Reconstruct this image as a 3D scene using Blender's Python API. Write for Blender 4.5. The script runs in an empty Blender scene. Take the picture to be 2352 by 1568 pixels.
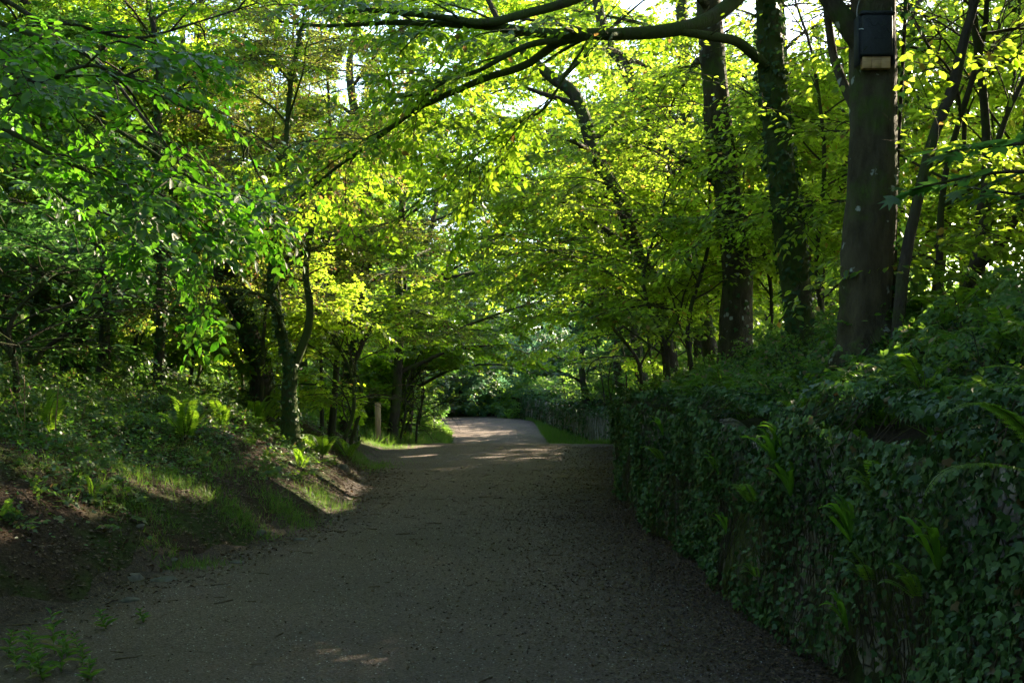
import bpy, math, time
import numpy as np
T0 = time.time()
R = math.radians
# ------------------------------------------------------------------ camera, sky, sun, exposure
sc = bpy.context.scene
C = sc.collection
FPX, HOR, CZ = 2613.0, 900.0, 1.6          # focal length in the 2352 px frame, horizon row, eye height
cam_d = bpy.data.cameras.new('camera'); cam = bpy.data.objects.new('camera', cam_d); C.objects.link(cam)
cam.location = (0, 0, CZ); cam.rotation_euler = (R(90), 0, 0)
cam_d.sensor_width = 36; cam_d.lens = 36 * FPX / 2352; cam_d.shift_y = (HOR - 784) / 2352
cam_d.clip_start = 0.05; cam_d.clip_end = 2000
sc.camera = cam
SUN_AZ, SUN_EL = R(47), R(26)              # azimuth measured from +X towards +Y
SD = np.array([math.cos(SUN_EL) * math.cos(SUN_AZ), math.cos(SUN_EL) * math.sin(SUN_AZ), math.sin(SUN_EL)])
w = bpy.data.worlds.new('World'); sc.world = w; w.use_nodes = True
nt = w.node_tree; sky = nt.nodes.new('ShaderNodeTexSky'); sky.sky_type = 'NISHITA'; sky.sun_disc = False
sky.sun_elevation = SUN_EL; sky.sun_rotation = R(90) - SUN_AZ
nt.nodes['Background'].inputs[1].default_value = 0.11
nt.links.new(sky.outputs[0], nt.nodes['Background'].inputs[0])
sl = bpy.data.lights.new('sun', 'SUN'); sl.energy = 5.0; sl.angle = R(0.5); sl.color = (1, .84, .6)
so = bpy.data.objects.new('sun', sl); C.objects.link(so)
import mathutils
so.rotation_euler = mathutils.Vector(SD).to_track_quat('Z', 'Y').to_euler()
sc.view_settings.view_transform = 'Standard'; sc.view_settings.look = 'None'
sc.view_settings.exposure = 2.87; sc.view_settings.gamma = 1
sc.render.engine = 'CYCLES'
cy = sc.cycles
cy.max_bounces = 7; cy.diffuse_bounces = 4; cy.glossy_bounces = 2; cy.transmission_bounces = 5
cy.transparent_max_bounces = 4; cy.caustics_reflective = False; cy.caustics_refractive = False
cy.use_denoising = True; cy.use_adaptive_sampling = True; cy.adaptive_threshold = 0.02
cy.sample_clamp_indirect = 6

# ------------------------------------------------------------------ helpers
def P(px, py, d):
    return np.array([(px - 1176) / FPX * d, d, CZ + (HOR - py) / FPX * d])
def project(p):
    d = np.maximum(p[:, 1], .01)
    return 1176 + p[:, 0] / d * FPX, HOR - (p[:, 2] - CZ) / d * FPX, p[:, 1]
def unit(v):
    return v / np.maximum(np.linalg.norm(v, axis=-1, keepdims=True), 1e-9)
def tagit(o, label=None, cat=None, group=None, kind=None):
    if label: o['label'] = label
    if cat: o['category'] = cat
    if group: o['group'] = group
    if kind: o['kind'] = kind
    return o
def thing(name, label, cat, loc=(0, 0, 0), group=None, rz=0):
    o = bpy.data.objects.new(name, None); C.objects.link(o); o.location = loc; o.rotation_euler = (0, 0, rz)
    o.empty_display_size = .2
    return tagit(o, label, cat, group)
def mesh(name, V, faces, mats, parent=None, mi=None, smooth=False, base=None, link=True):
    """V (n,3); faces = list of (k,m) int arrays of same-size polygons"""
    me = bpy.data.meshes.new(name)
    V = np.asarray(V, dtype=np.float32)
    if base is None and parent is not None: base = np.array(parent.location)
    if base is not None: V = V - np.asarray(base, dtype=np.float32)
    faces = [np.asarray(f, dtype=np.int32) for f in faces if len(f)]
    nl = sum(f.size for f in faces); nf = sum(len(f) for f in faces)
    me.vertices.add(len(V)); me.vertices.foreach_set('co', np.ascontiguousarray(V, dtype=np.float32).ravel())
    me.loops.add(nl); me.loops.foreach_set('vertex_index', np.concatenate([f.ravel() for f in faces]))
    me.polygons.add(nf)
    tot = np.concatenate([np.full(len(f), f.shape[1], dtype=np.int32) for f in faces])
    st = np.concatenate([[0], np.cumsum(tot)[:-1]]).astype(np.int32)
    me.polygons.foreach_set('loop_start', st); me.polygons.foreach_set('loop_total', tot)
    if mi is not None: me.polygons.foreach_set('material_index', np.asarray(mi, dtype=np.int32))
    if smooth: me.polygons.foreach_set('use_smooth', np.ones(nf, dtype=bool))
    for m in (mats if isinstance(mats, (list, tuple)) else [mats]): me.materials.append(m)
    me.update(calc_edges=True)
    o = bpy.data.objects.new(name, me)
    if link: C.objects.link(o)
    if parent is not None: o.parent = parent
    return o
class Geo:
    def __init__(s): s.V = []; s.F = {}; s.n = 0; s.M = {}
    def add(s, V, F, m=0):
        V = np.asarray(V, dtype=float); F = np.asarray(F, dtype=np.int64)
        if len(V) == 0 or len(F) == 0: return
        k = F.shape[1]
        s.F.setdefault(k, []).append(F + s.n); s.M.setdefault(k, []).append(np.full(len(F), m))
        s.V.append(V); s.n += len(V)
    def build(s, name, mats, parent=None, smooth=False, base=None):
        if not s.V: return None
        fs = [np.concatenate(s.F[k]) for k in s.F]; ms = np.concatenate([np.concatenate(s.M[k]) for k in s.F])
        return mesh(name, np.concatenate(s.V), fs, mats, parent, ms, smooth, base)
def instance(tv, tf, pos, d, n, sc_):
    """template verts: x side, y along, z normal"""
    d = unit(d); s = unit(np.cross(d, n)); n = np.cross(s, d)
    sc_ = np.asarray(sc_, float)
    if sc_.ndim == 0: sc_ = np.full(len(pos), float(sc_))
    F3 = np.stack([s, d, n], 1)                      # (N,3,3)
    V = pos[:, None, :] + sc_[:, None, None] * np.einsum('vk,nkj->nvj', tv, F3)
    F = tf[None] + (np.arange(len(pos)) * len(tv))[:, None, None]
    return V.reshape(-1, 3), F.reshape(-1, tf.shape[1])
# leaf templates, unit length
LEAF = (np.array([[0, 0, 0], [-.26, .3, .07], [-.24, .66, .03], [0, 1, -.08], [.24, .66, .03], [.26, .3, .07]], float),
        np.array([[0, 3, 2, 1], [0, 5, 4, 3]]))
LEAFFAR = (np.array([[0, 0, 0], [-.33, .48, .04], [0, 1, -.05], [.33, .48, .04]], float), np.array([[0, 3, 2, 1]]))
IVY = (np.array([[0, 0, 0], [-.34, -.1, .0], [-.56, .32, .05], [-.24, .42, .03], [0, .95, -.06], [.24, .42, .03], [.56, .32, .05], [.34, -.1, 0]], float),
       np.array([[0, 3, 2, 1], [0, 5, 4, 3], [0, 7, 6, 5]]))
PALM = (np.array([[0, 0, 0], [-.3, .02, 0], [-.62, .3, -.04], [-.26, .42, .02], [-.42, .86, -.06], [-.1, .62, .02], [0, 1.1, -.08], [.1, .62, .02], [.42, .86, -.06], [.26, .42, .02], [.62, .3, -.04], [.3, .02, 0]], float),
        np.array([[0, 3, 2, 1], [0, 5, 4, 3], [0, 7, 6, 5], [0, 9, 8, 7], [0, 11, 10, 9]]))
BLADE = (np.array([[-.018, 0, 0], [.018, 0, 0], [-.014, .5, -.04], [.014, .5, -.04], [-.002, 1, -.25], [.002, 1, -.25]], float),
         np.array([[0, 1, 3, 2], [2, 3, 5, 4]]))

def catmull(pts, n):
    p = np.asarray(pts, float)
    if len(p) < 3:
        t = np.linspace(0, 1, n)[:, None]; return p[0] * (1 - t) + p[-1] * t
    q = np.vstack([2 * p[0] - p[1], p, 2 * p[-1] - p[-2]]); m = len(p) - 1
    out = []
    for t in np.linspace(0, m, n):
        i = min(int(t), m - 1); u = t - i; a, b, c, d = q[i:i + 4]
        out.append(.5 * (2 * b + (c - a) * u + (2 * a - 5 * b + 4 * c - d) * u * u + (3 * b - a - 3 * c + d) * u ** 3))
    return np.array(out)
def tube(geo, pts, rad, seg=6, m=0, rough=0, rng=None, cap=True):
    p = np.asarray(pts, float)[:, :3]; n = len(p); rad = np.broadcast_to(np.asarray(rad, float), (n,))
    t = unit(np.gradient(p, axis=0))
    ref = np.array([0., 1, 0]) if abs(t[:, 1]).mean() < .8 else np.array([0, 0, 1.])
    a = unit(np.cross(t, ref)); b = np.cross(t, a)
    th = np.linspace(0, 2 * math.pi, seg, endpoint=False)
    rr = rad[:, None] * np.ones((1, seg))
    if rough and rng is not None:
        ph = rng.uniform(0, 6.28, 4); z = np.cumsum(np.r_[0, np.linalg.norm(np.diff(p, axis=0), axis=1)])[:, None]
        rr = rr * (1 + rough * (.5 * np.sin(3 * th + ph[0] + z * 1.1) + .4 * np.sin(5 * th + ph[1] - z * 1.7) + .35 * np.sin(2 * th + ph[2] + z * 4.3) + .5 * rng.normal(0, .35, rr.shape)))
    V = p[:, None] + rr[:, :, None] * (np.cos(th)[None, :, None] * a[:, None] + np.sin(th)[None, :, None] * b[:, None])
    i = np.arange(n - 1)[:, None] * seg; j = np.arange(seg)[None]; k = (j + 1) % seg
    F = np.stack([i + j, i + k, i + seg + k, i + seg + j], -1).reshape(-1, 4)
    geo.add(V.reshape(-1, 3), F, m)

# ------------------------------------------------------------------ terrain
def sm(x, a, b):
    t = np.clip((x - a) / (b - a), 0, 1); return t * t * (3 - 2 * t)
GY, GZ = [-60, 32, 36, 40, 45, 50, 58, 68, 78, 100, 300], [0, 0, -.03, -.22, -.68, -.95, -.93, -.7, -.4, -.2, 0]
LY, LX = [-60, 3, 7.8, 10.4, 12.5, 14.5, 18, 24, 30, 36, 42, 48, 55, 65, 78, 84, 100], [-4.3, -4.1, -3.55, -3.1, -2.65, -2.4, -2.45, -3.0, -3.5, -3.9, -3.9, -3.4, -3.1, -3.6, -5.5, -9, -9]
WY, WX = [-60, 0, 6, 15, 19, 22, 30, 40, 52, 60, 70, 85, 110], [2.1, 2.05, 1.86, 1.64, 1.85, 2.25, 3.0, 3.9, 4.5, 3.7, 2.5, .6, -4]
RY, RX = [-60, 36, 40, 46, 55, 65, 78, 84, 100], [9, 9, 3.1, 2.5, 1.9, 1.7, 1.6, -.5, -1.5]
def gz(y): return np.interp(y, GY, GZ)
def xl(y): return np.interp(y, LY, LX)
def xw(y): return np.interp(y, WY, WX) + .05 * np.sin(y * 1.3)
def xr(y): return np.minimum(np.interp(y, RY, RX), xw(y))
def wob(x, y):
    return np.sin(x * 1.7 + y * .9) * .5 + np.sin(x * .8 - y * 1.4 + 1) * .6 + np.sin(x * 3.1 + y * 2.7 + 2) * .22 + np.sin(x * 5.3 - y * 4.7) * .12
def wall_h(y): return np.interp(y, [0, 12, 30, 45, 60, 90], [1.36, 1.36, 1.4, 1.6, 1.6, 1.5]) + .05 * np.sin(y * 2.1)
def height(x, y):
    x = np.asarray(x, float); y = np.asarray(y, float)
    g = gz(y); t = xl(y) - x
    tl = np.maximum(t, 0)
    zl = 1.5 * (1 - np.exp(-tl / 1.7)) + .04 * np.maximum(tl - 3, 0) + .2 * wob(x, y) * sm(tl, .2, 2.5) * (1 + .5 * sm(tl, 3, 8))
    zl = zl * (1 - .55 * sm(y, 27, 32) * (1 - sm(y, 40, 44)) * (1 - sm(tl, 1, 4)))
    s = x - xw(y)
    zr = (wall_h(y) - .03) * sm(s, .06, .18) +   (.5 + .32 * (1 - sm(y, 11, 20))) * sm(s, .2, 1.9) + .12 * wob(x, y) * sm(s, .6, 2.5) + .02 * np.maximum(s - 2, 0)
    bump = .012 * wob(x * 2, y * 2)
    camber = -.02 * sm(np.abs(x + .8), 1, 3)
    return g + zl + zr + bump + camber + sm(y, 82, 92) * (1 - sm(np.abs(x + 14), 6, 9)) * .8

# ------------------------------------------------------------------ materials
def newmat(name):
    m = bpy.data.materials.new(name); m.use_nodes = True; nt = m.node_tree
    return m, nt, nt.nodes, nt.links, nt.nodes['Principled BSDF']
def ramp(N, L, src, stops):
    r = N.new('ShaderNodeValToRGB'); e = r.color_ramp.elements
    while len(e) < len(stops): e.new(.5)
    for i, (p, c) in enumerate(stops): e[i].position = p; e[i].color = (*c, 1) if len(c) == 3 else c
    L.new(src, r.inputs[0]); return r.outputs[0]
def noise(N, L, scale, detail=6, rough=.6, vec=None):
    n = N.new('ShaderNodeTexNoise'); n.inputs['Scale'].default_value = scale; n.inputs['Detail'].default_value = detail; n.inputs['Roughness'].default_value = rough
    if vec is not None: L.new(vec, n.inputs['Vector'])
    return n
def mixc(N, L, f, a, b):
    m = N.new('ShaderNodeMix'); m.data_type = 'RGBA'
    for s, v in ((m.inputs[0], f), (m.inputs[6], a), (m.inputs[7], b)):
        if isinstance(v, (int, float)): s.default_value = v
        elif isinstance(v, tuple): s.default_value = (*v, 1)
        else: L.new(v, s)
    return m.outputs[2]
def math_(N, L, op, a, b=0.):
    m = N.new('ShaderNodeMath'); m.operation = op
    for s, v in ((m.inputs[0], a), (m.inputs[1], b)):
        if isinstance(v, (int, float)): s.default_value = v
        else: L.new(v, s)
    return m.outputs[0]
def bump(N, L, b, src, strength, dist):
    n = N.new('ShaderNodeBump'); n.inputs['Strength'].default_value = strength; n.inputs['Distance'].default_value = dist
    L.new(src, n.inputs['Height']); L.new(n.outputs[0], b.inputs['Normal'])
def leafmat(name, refl, trans, rough=.45, mix=.5, odd=None, spec=.4):
    """refl / trans: two colours each, picked leaf by leaf"""
    m, nt, N, L, b = newmat(name)
    g = N.new('ShaderNodeNewGeometry'); r = g.outputs['Random Per Island']
    st = [(0, refl[0]), (1, refl[1])]; tt = [(0, trans[0]), (1, trans[1])]
    if odd: st = [(0, refl[0]), (1 - odd[0] - .01, refl[1]), (1 - odd[0], odd[1])]; tt = [(0, trans[0]), (1 - odd[0] - .01, trans[1]), (1 - odd[0], tuple(c * 1.4 for c in odd[1]))]
    L.new(ramp(N, L, r, st), b.inputs['Base Color']); b.inputs['Roughness'].default_value = rough
    b.inputs['Specular IOR Level'].default_value = spec
    t = N.new('ShaderNodeBsdfTranslucent'); L.new(ramp(N, L, r, tt), t.inputs['Color'])
    mx = N.new('ShaderNodeMixShader'); mx.inputs[0].default_value = mix
    L.new(b.outputs[0], mx.inputs[1]); L.new(t.outputs[0], mx.inputs[2]); L.new(mx.outputs[0], N['Material Output'].inputs['Surface'])
    return m
BEECH = leafmat('beech_leaf', [(.022, .07, .012), (.05, .12, .018)], [(.22, .42, .015), (.48, .7, .03)], .34, .6, (.02, (.2, .12, .03)))
LIME = leafmat('hazel_leaf', [(.025, .075, .012), (.06, .13, .02)], [(.36, .56, .02), (.56, .76, .06)], .42, .62, (.025, (.3, .2, .04)))
FINE = leafmat('hawthorn_leaf', [(.03, .062, .02), (.07, .09, .03)], [(.22, .32, .03), (.36, .42, .05)], .5, .55, (.12, (.2, .1, .05)))
COOL = leafmat('sycamore_leaf', [(.018, .052, .018), (.036, .08, .024)], [(.09, .25, .04), (.19, .4, .06)], .4, .5)
IVYM = leafmat('ivy_leaf', [(.01, .042, .012), (.045, .1, .024)], [(.02, .08, .012), (.07, .16, .02)], .5, .2, (.02, (.07, .05, .02)), .3)
FERNM = leafmat('fern_leaf', [(.04, .1, .015), (.075, .14, .02)], [(.2, .42, .02), (.36, .58, .03)], .5, .45)
TONGUE = leafmat('strap_leaf', [(.035, .11, .012), (.065, .16, .018)], [(.16, .4, .015), (.3, .55, .03)], .35, .4)
GRASSM = leafmat('grass_blade', [(.03, .09, .012), (.08, .15, .025)], [(.1, .26, .02), (.24, .4, .04)], .5, .45, (.05, (.18, .15, .07)))
MOSSM = leafmat('moss_tuft', [(.035, .055, .008), (.07, .09, .012)], [(.1, .14, .01), (.2, .24, .02)], .8, .35)
LITM = leafmat('dry_leaf', [(.022, .014, .009), (.11, .07, .045)], [(.05, .03, .015), (.12, .07, .03)], .75, .2)

def barkmat(name, a, b_, scale=9, moss=.5, lichen=0., mosscol=(.05, .08, .012)):
    m, nt, N, L, b = newmat(name)
    tc = N.new('ShaderNodeTexCoord'); mp = N.new('ShaderNodeMapping'); mp.inputs['Scale'].default_value = (1, 1, .35); L.new(tc.outputs['Object'], mp.inputs[0])
    n1 = noise(N, L, scale, 8, .65, mp.outputs[0]); n2 = noise(N, L, 1.7, 4, .6, tc.outputs['Object']); n3 = noise(N, L, scale * 5, 4, .7, mp.outputs[0])
    col = ramp(N, L, n1.outputs[0], [(.3, a), (.7, b_)])
    f = ramp(N, L, n2.outputs[0], [(.62 - moss * .3, (0, 0, 0)), (.72 - moss * .25, (1, 1, 1))])
    f = math_(N, L, 'MULTIPLY', f, ramp(N, L, n3.outputs[0], [(.3, (.3, .3, .3)), (.6, (1, 1, 1))]))
    col = mixc(N, L, f, col, mosscol)
    if lichen:
        v = N.new('ShaderNodeTexVoronoi'); v.inputs['Scale'].default_value = 7; v.inputs['Randomness'].default_value = 1
        nv = noise(N, L, 25, 3, .5, tc.outputs['Object']); mv = N.new('ShaderNodeVectorMath'); mv.operation = 'MULTIPLY_ADD'
        L.new(nv.outputs[1], mv.inputs[0]); mv.inputs[1].default_value = (.09, .09, .05); L.new(tc.outputs['Object'], mv.inputs[2]); L.new(mv.outputs[0], v.inputs['Vector'])
        lf = ramp(N, L, v.outputs[0], [(.16, (1, 1, 1)), (.24, (0, 0, 0))])
        lf = math_(N, L, 'MULTIPLY', lf, ramp(N, L, noise(N, L, 2.3, 2, .5, tc.outputs['Object']).outputs[0], [(.4, (0, 0, 0)), (.46, (1, 1, 1))]))
        col = mixc(N, L, math_(N, L, 'MULTIPLY', lf, lichen), col, (.34, .36, .33))
    L.new(col, b.inputs['Base Color']); b.inputs['Roughness'].default_value = .9; b.inputs['Specular IOR Level'].default_value = .2
    bump(N, L, b, math_(N, L, 'ADD', n1.outputs[0], math_(N, L, 'MULTIPLY', n3.outputs[0], .4)), 1, .05)
    return m
BARK_S = barkmat('beech_bark', (.02, .016, .009), (.085, .072, .042), 9, .35, .9)
BARK_M = barkmat('mossy_bark', (.03, .026, .018), (.08, .066, .045), 12, 1.1)
BARK_D = barkmat('dark_bark', (.028, .023, .018), (.075, .06, .045), 14, .55)
TWIG = barkmat('twig_bark', (.03, .024, .016), (.07, .055, .035), 20, .3)

def groundmat():
    m, nt, N, L, b = newmat('woodland_soil')
    tc = N.new('ShaderNodeTexCoord'); v = tc.outputs['Object']
    n1 = noise(N, L, 38, 6, .75, v); n2 = noise(N, L, 1.1, 5, .6, v); n3 = noise(N, L, 9, 5, .7, v)
    soil = ramp(N, L, n1.outputs[0], [(.3, (.01, .007, .005)), (.52, (.036, .024, .016)), (.72, (.1, .068, .045))])
    green = ramp(N, L, n3.outputs[0], [(.3, (.012, .02, .004)), (.7, (.038, .06, .01))])
    f = ramp(N, L, n2.outputs[0], [(.44, (0, 0, 0)), (.58, (1, 1, 1))])
    L.new(mixc(N, L, f, soil, green), b.inputs['Base Color']); b.inputs['Roughness'].default_value = .95
    b.inputs['Specular IOR Level'].default_value = .15
    bump(N, L, b, n1.outputs[0], 1, .03); return m
def pathmat():
    m, nt, N, L, b = newmat('path_gravel')
    tc = N.new('ShaderNodeTexCoord'); v = tc.outputs['Object']
    n1 = noise(N, L, 60, 5, .8, v); n2 = noise(N, L, .8, 5, .6, v)
    vo = N.new('ShaderNodeTexVoronoi'); vo.inputs['Scale'].default_value = 75; L.new(v, vo.inputs['Vector'])
    st = ramp(N, L, vo.outputs[1], [(0, (.018, .012, .01)), (.5, (.105, .07, .054)), (.85, (.205, .148, .12)), (1, (.28, .24, .21))])
    st = mixc(N, L, .45, st, ramp(N, L, n1.outputs[0], [(.38, (.016, .011, .009)), (.66, (.215, .152, .122))]))
    n5 = noise(N, L, .55, 3, .5, v); st = mixc(N, L, ramp(N, L, n5.outputs[0], [(.35, (0, 0, 0)), (.7, (.55, .55, .55))]), st, (.055, .042, .036))
    at = N.new('ShaderNodeAttribute'); at.attribute_name = 'litter'
    f = math_(N, L, 'ADD', at.outputs['Fac'], math_(N, L, 'MULTIPLY', math_(N, L, 'SUBTRACT', n2.outputs[0], .5), 1.1))
    f = ramp(N, L, f, [(.3, (0, 0, 0)), (.85, (1, 1, 1))])
    n4 = noise(N, L, 34, 5, .8, v)
    soil = ramp(N, L, n4.outputs[0], [(.35, (.012, .008, .006)), (.52, (.036, .024, .017)), (.7, (.11, .075, .052))])
    L.new(mixc(N, L, f, st, soil), b.inputs['Base Color']); b.inputs['Roughness'].default_value = .85
    b.inputs['Specular IOR Level'].default_value = .3
    h = math_(N, L, 'ADD', math_(N, L, 'MULTIPLY', vo.outputs[0], .6), n4.outputs[0])
    bump(N, L, b, h, 1, .02); return m
def plainmat(name, c, rough=.7, spec=.3, nscale=0, amt=.35, bs=0):
    m, nt, N, L, b = newmat(name)
    b.inputs['Roughness'].default_value = rough; b.inputs['Specular IOR Level'].default_value = spec
    if nscale:
        tc = N.new('ShaderNodeTexCoord'); n = noise(N, L, nscale, 6, .65, tc.outputs['Object'])
        L.new(ramp(N, L, n.outputs[0], [(.3, tuple(x * (1 - amt) for x in c)), (.7, tuple(min(1, x * (1 + amt)) for x in c))]), b.inputs['Base Color'])
        if bs: bump(N, L, b, n.outputs[0], bs, .01)
    else: b.inputs['Base Color'].default_value = (*c, 1)
    return m
def wallmat():
    m, nt, N, L, b = newmat('rubble_stone')
    tc = N.new('ShaderNodeTexCoord'); v = tc.outputs['Object']
    vo = N.new('ShaderNodeTexVoronoi'); vo.feature = 'DISTANCE_TO_EDGE'; vo.inputs['Scale'].default_value = 4.5
    mp = N.new('ShaderNodeMapping'); mp.inputs['Scale'].default_value = (1, .7, 1.5); L.new(v, mp.inputs[0]); L.new(mp.outputs[0], vo.inputs['Vector'])
    n1 = noise(N, L, 8, 8, .7, v); mp2 = N.new('ShaderNodeMapping'); mp2.inputs['Scale'].default_value = (3, 3, .5); L.new(v, mp2.inputs[0]); n2 = noise(N, L, 1.2, 5, .6, mp2.outputs[0])
    st = ramp(N, L, n1.outputs[0], [(.3, (.09, .07, .065)), (.7, (.4, .34, .32))])
    jo = ramp(N, L, vo.outputs[0], [(.0, (0, 0, 0)), (.06, (1, 1, 1))])
    st = mixc(N, L, jo, (.03, .028, .022), st)
    st = mixc(N, L, ramp(N, L, n2.outputs[0], [(.42, (0, 0, 0)), (.55, (1, 1, 1))]), st, (.045, .05, .014))
    L.new(st, b.inputs['Base Color']); b.inputs['Roughness'].default_value = .95
    bump(N, L, b, math_(N, L, 'ADD', n1.outputs[0], jo), 1, .04); return m
GROUND, PATHM, STONEW = groundmat(), pathmat(), wallmat()

# ------------------------------------------------------------------ ground, path
def grid(xs, ys, zf):
    X, Y = np.meshgrid(xs, ys); Z = zf(X, Y); V = np.stack([X, Y, Z], -1).reshape(-1, 3)
    nx = len(xs); i = np.arange(len(ys) - 1)[:, None] * nx + np.arange(nx - 1)[None]; i = i.ravel()
    return V, np.stack([i, i + 1, i + nx + 1, i + nx], 1)
xs = np.r_[np.linspace(-300, -42, 12), np.linspace(-40, -12, 50), np.arange(-11.9, 6, .13), np.linspace(6.1, 12, 30), np.linspace(12.5, 45, 40), np.linspace(50, 300, 12)]
ys = np.r_[np.linspace(-200, -22, 10), np.linspace(-20, 3, 60), np.arange(3.1, 26, .14), np.linspace(26.2, 60, 130), np.linspace(60.5, 100, 60), np.linspace(104, 400, 16)]
V, F = grid(xs, ys, height)
V[:, 2] -= .03 * sm(V[:, 0] - xl(V[:, 1]), -.1, .25) * (1 - sm(V[:, 0] - xr(V[:, 1]), -.2, .1)) * (V[:, 1] < 90) + .004
tagit(mesh('ground', V, [F], GROUND, smooth=True), kind='structure')
# path: lofted between its two edges, following the same ground
py_ = np.r_[np.linspace(-20, 3, 40), np.arange(3.1, 30, .15), np.linspace(30.2, 90, 200)]
u = np.linspace(0, 1, 40)
edge_l = xl(py_) - .12 + .1 * np.sin(py_ * 2.3) + .06 * np.sin(py_ * 5.9)
edge_r = np.where(py_ < 37, xw(py_) + .05, xr(py_) + .08 * np.sin(py_ * 3.1))
X = edge_l[:, None] * (1 - u) + edge_r[:, None] * u; Y = np.repeat(py_[:, None], 40, 1)
Z = height(X, Y) + .006
i = (np.arange(len(py_) - 1)[:, None] * 40 + np.arange(39)[None]).ravel()
po = mesh('path', np.stack([X, Y, Z], -1).reshape(-1, 3), [np.stack([i, i + 1, i + 41, i + 40], 1)], PATHM, smooth=True)
lit = np.maximum(1 - (X - edge_l[:, None]) / 1.0, (1 - (edge_r[:, None] - X) / 1.9)); lit = np.clip(lit, 0, 1) * np.where(Y > 37, .35, 1)
a = po.data.attributes.new('litter', 'FLOAT', 'POINT'); a.data.foreach_set('value', lit.ravel().astype(np.float32))
tagit(po, kind='structure')

# ------------------------------------------------------------------ gaps: where crowns stay open
# sunbeams reach these spots: (point, radius)
BEAMS = [(P(400, 1095, 12.2), .42), (P(330, 1110, 11.8), .3), (P(250, 1085, 12.2), .25), (P(650, 1045, 17), .5), (P(560, 1060, 16.5), .3), (P(730, 1000, 19), .55), (P(800, 960, 21), .6),
         (P(690, 1130, 15), .35), (P(430, 760, 32), 3.2), (P(300, 780, 30), 1.6), (P(560, 800, 30), 1.3), (P(1120, 1050, 28), .22), (P(1340, 1050, 28), .25), (P(950, 1048, 28.5), .3), (P(1230, 1055, 27.5), .2),
         (P(760, 600, 22), 1.2), (P(330, 130, 12), 1.6), (P(520, 230, 14), 1.8), (P(1240, 650, 22), 1.6), (P(860, 1010, 33), 1.2), (P(1500, 860, 26), 1.5), (P(470, 560, 8), .5), (P(260, 230, 7), .7), (P(450, 380, 6.8), .5), (P(120, 380, 6.6), .4), (P(1150, 850, 89), 1.6), (P(1010, 780, 88), 1.3),
         (P(2250, 180, 12), .8), (P(2150, 480, 13), .7), (P(1930, 330, 15), .8), (P(1870, 620, 16), .7), (P(1700, 420, 19), .9), (P(1560, 230, 21), 1), (P(1640, 640, 17), .7), (P(1540, 560, 22), .9), (P(1880, 80, 16), .8), (P(1700, 90, 19), .9), (P(2330, 600, 11), .5), (P(1470, 400, 25), 1),
         (P(1780, 300, 13.4), .45), (P(2060, 500, 9.4), .3), (P(1500, 880, 20), .6), (P(1450, 850, 27), 1.), (P(2100, 760, 9), .35), (P(2320, 60, 14), .9), (P(2200, 650, 14), .7)]
_rb = np.random.default_rng(8)
for _ in range(420):
    _d = _rb.uniform(9, 34); BEAMS.append((P(_rb.uniform(1420, 2380), _rb.uniform(-60, 820), _d), _rb.uniform(.35, .6) + .012 * _d))
def _lands_clear(p):
    q = p - SD * (p[2] - .1) / SD[2]
    return p[2] < .1 + float(height(p[0], p[1])) + .6 or q[1] < 5.4 or q[1] > 37 or (q[0] < xl(q[1]) - .2 and (q[1] > 11 or q[0] < -5.2 or p[0] < 0)) or q[0] > 2.6
for _ in range(60):
    _d = _rb.uniform(9.5, 15); BEAMS.insert(30, (P(_rb.uniform(1950, 2380), _rb.uniform(-60, 700), _d), _rb.uniform(.4, .7)))
BEAMS = [b for b in BEAMS if _lands_clear(b[0])]
BEAMS = BEAMS[:185]
# sky seen through the crowns: (cx, cy, rx, ry, chance to drop)
SKYG = [(805, 190, 32, 75, .85), (1190, 225, 80, 30, .5), (1060, 235, 50, 28, .45), (1110, 485, 30, 60, .45), (1290, 130, 50, 26, .5), (880, 60, 50, 22, .5), (1440, 110, 30, 20, .5), (700, 60, 60, 30, .6), (420, 70, 60, 25, .6), (2290, 280, 60, 40, .7), (2300, 10, 50, 40, .4), (1440, 160, 40, 40, .3), (760, 280, 50, 60, .3), (2000, 0, 1, 1, 0), (640, 230, 40, 60, .5)]
# keep sight lines to trunks etc. open: polyline px, half width, only nearer than, chance
LINES = [([(2003, 0), (2008, 300), (1995, 500), (1990, 755)], 66, 9.3, .97), ([(2012, 20), (2012, 160)], 70, 9.4, 1),
         ([(1760, 60), (1790, 300), (1815, 450), (1830, 800)], 50, 13.8, .72), ([(1630, 0), (1640, 200), (1690, 600), (1685, 800)], 45, 17, .6),
         ([(1264, 176), (1343, 277), (1401, 414), (1459, 562), (1480, 600)], 24, 20, .6), ([(1394, 97), (1459, 216), (1545, 380)], 26, 23, .6),
         ([(665, 960), (660, 800), (625, 640)], 40, 20, .8), ([(690, 800), (712, 690)], 24, 20, .7), ([(580, 800), (515, 640)], 40, 25, .8),
         ([(868, 905), (868, 1030)], 30, 36, 1), ([(1552, 68), (1347, 80), (1113, 59), (900, 45)], 20, 12, .8), ([(1347, 82), (1207, 150), (990, 240), (840, 340), (660, 480)], 16, 12, .8),
         ([(2240, 0), (2190, 200), (2140, 330), (2075, 600)], 20, 9, .8), ([(365, 860), (370, 560)], 24, 20, .8), ([(240, 800), (235, 560)], 24, 22, .8), ([(840, 880), (840, 700)], 40, 30, .6)]
MIND = 5
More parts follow.
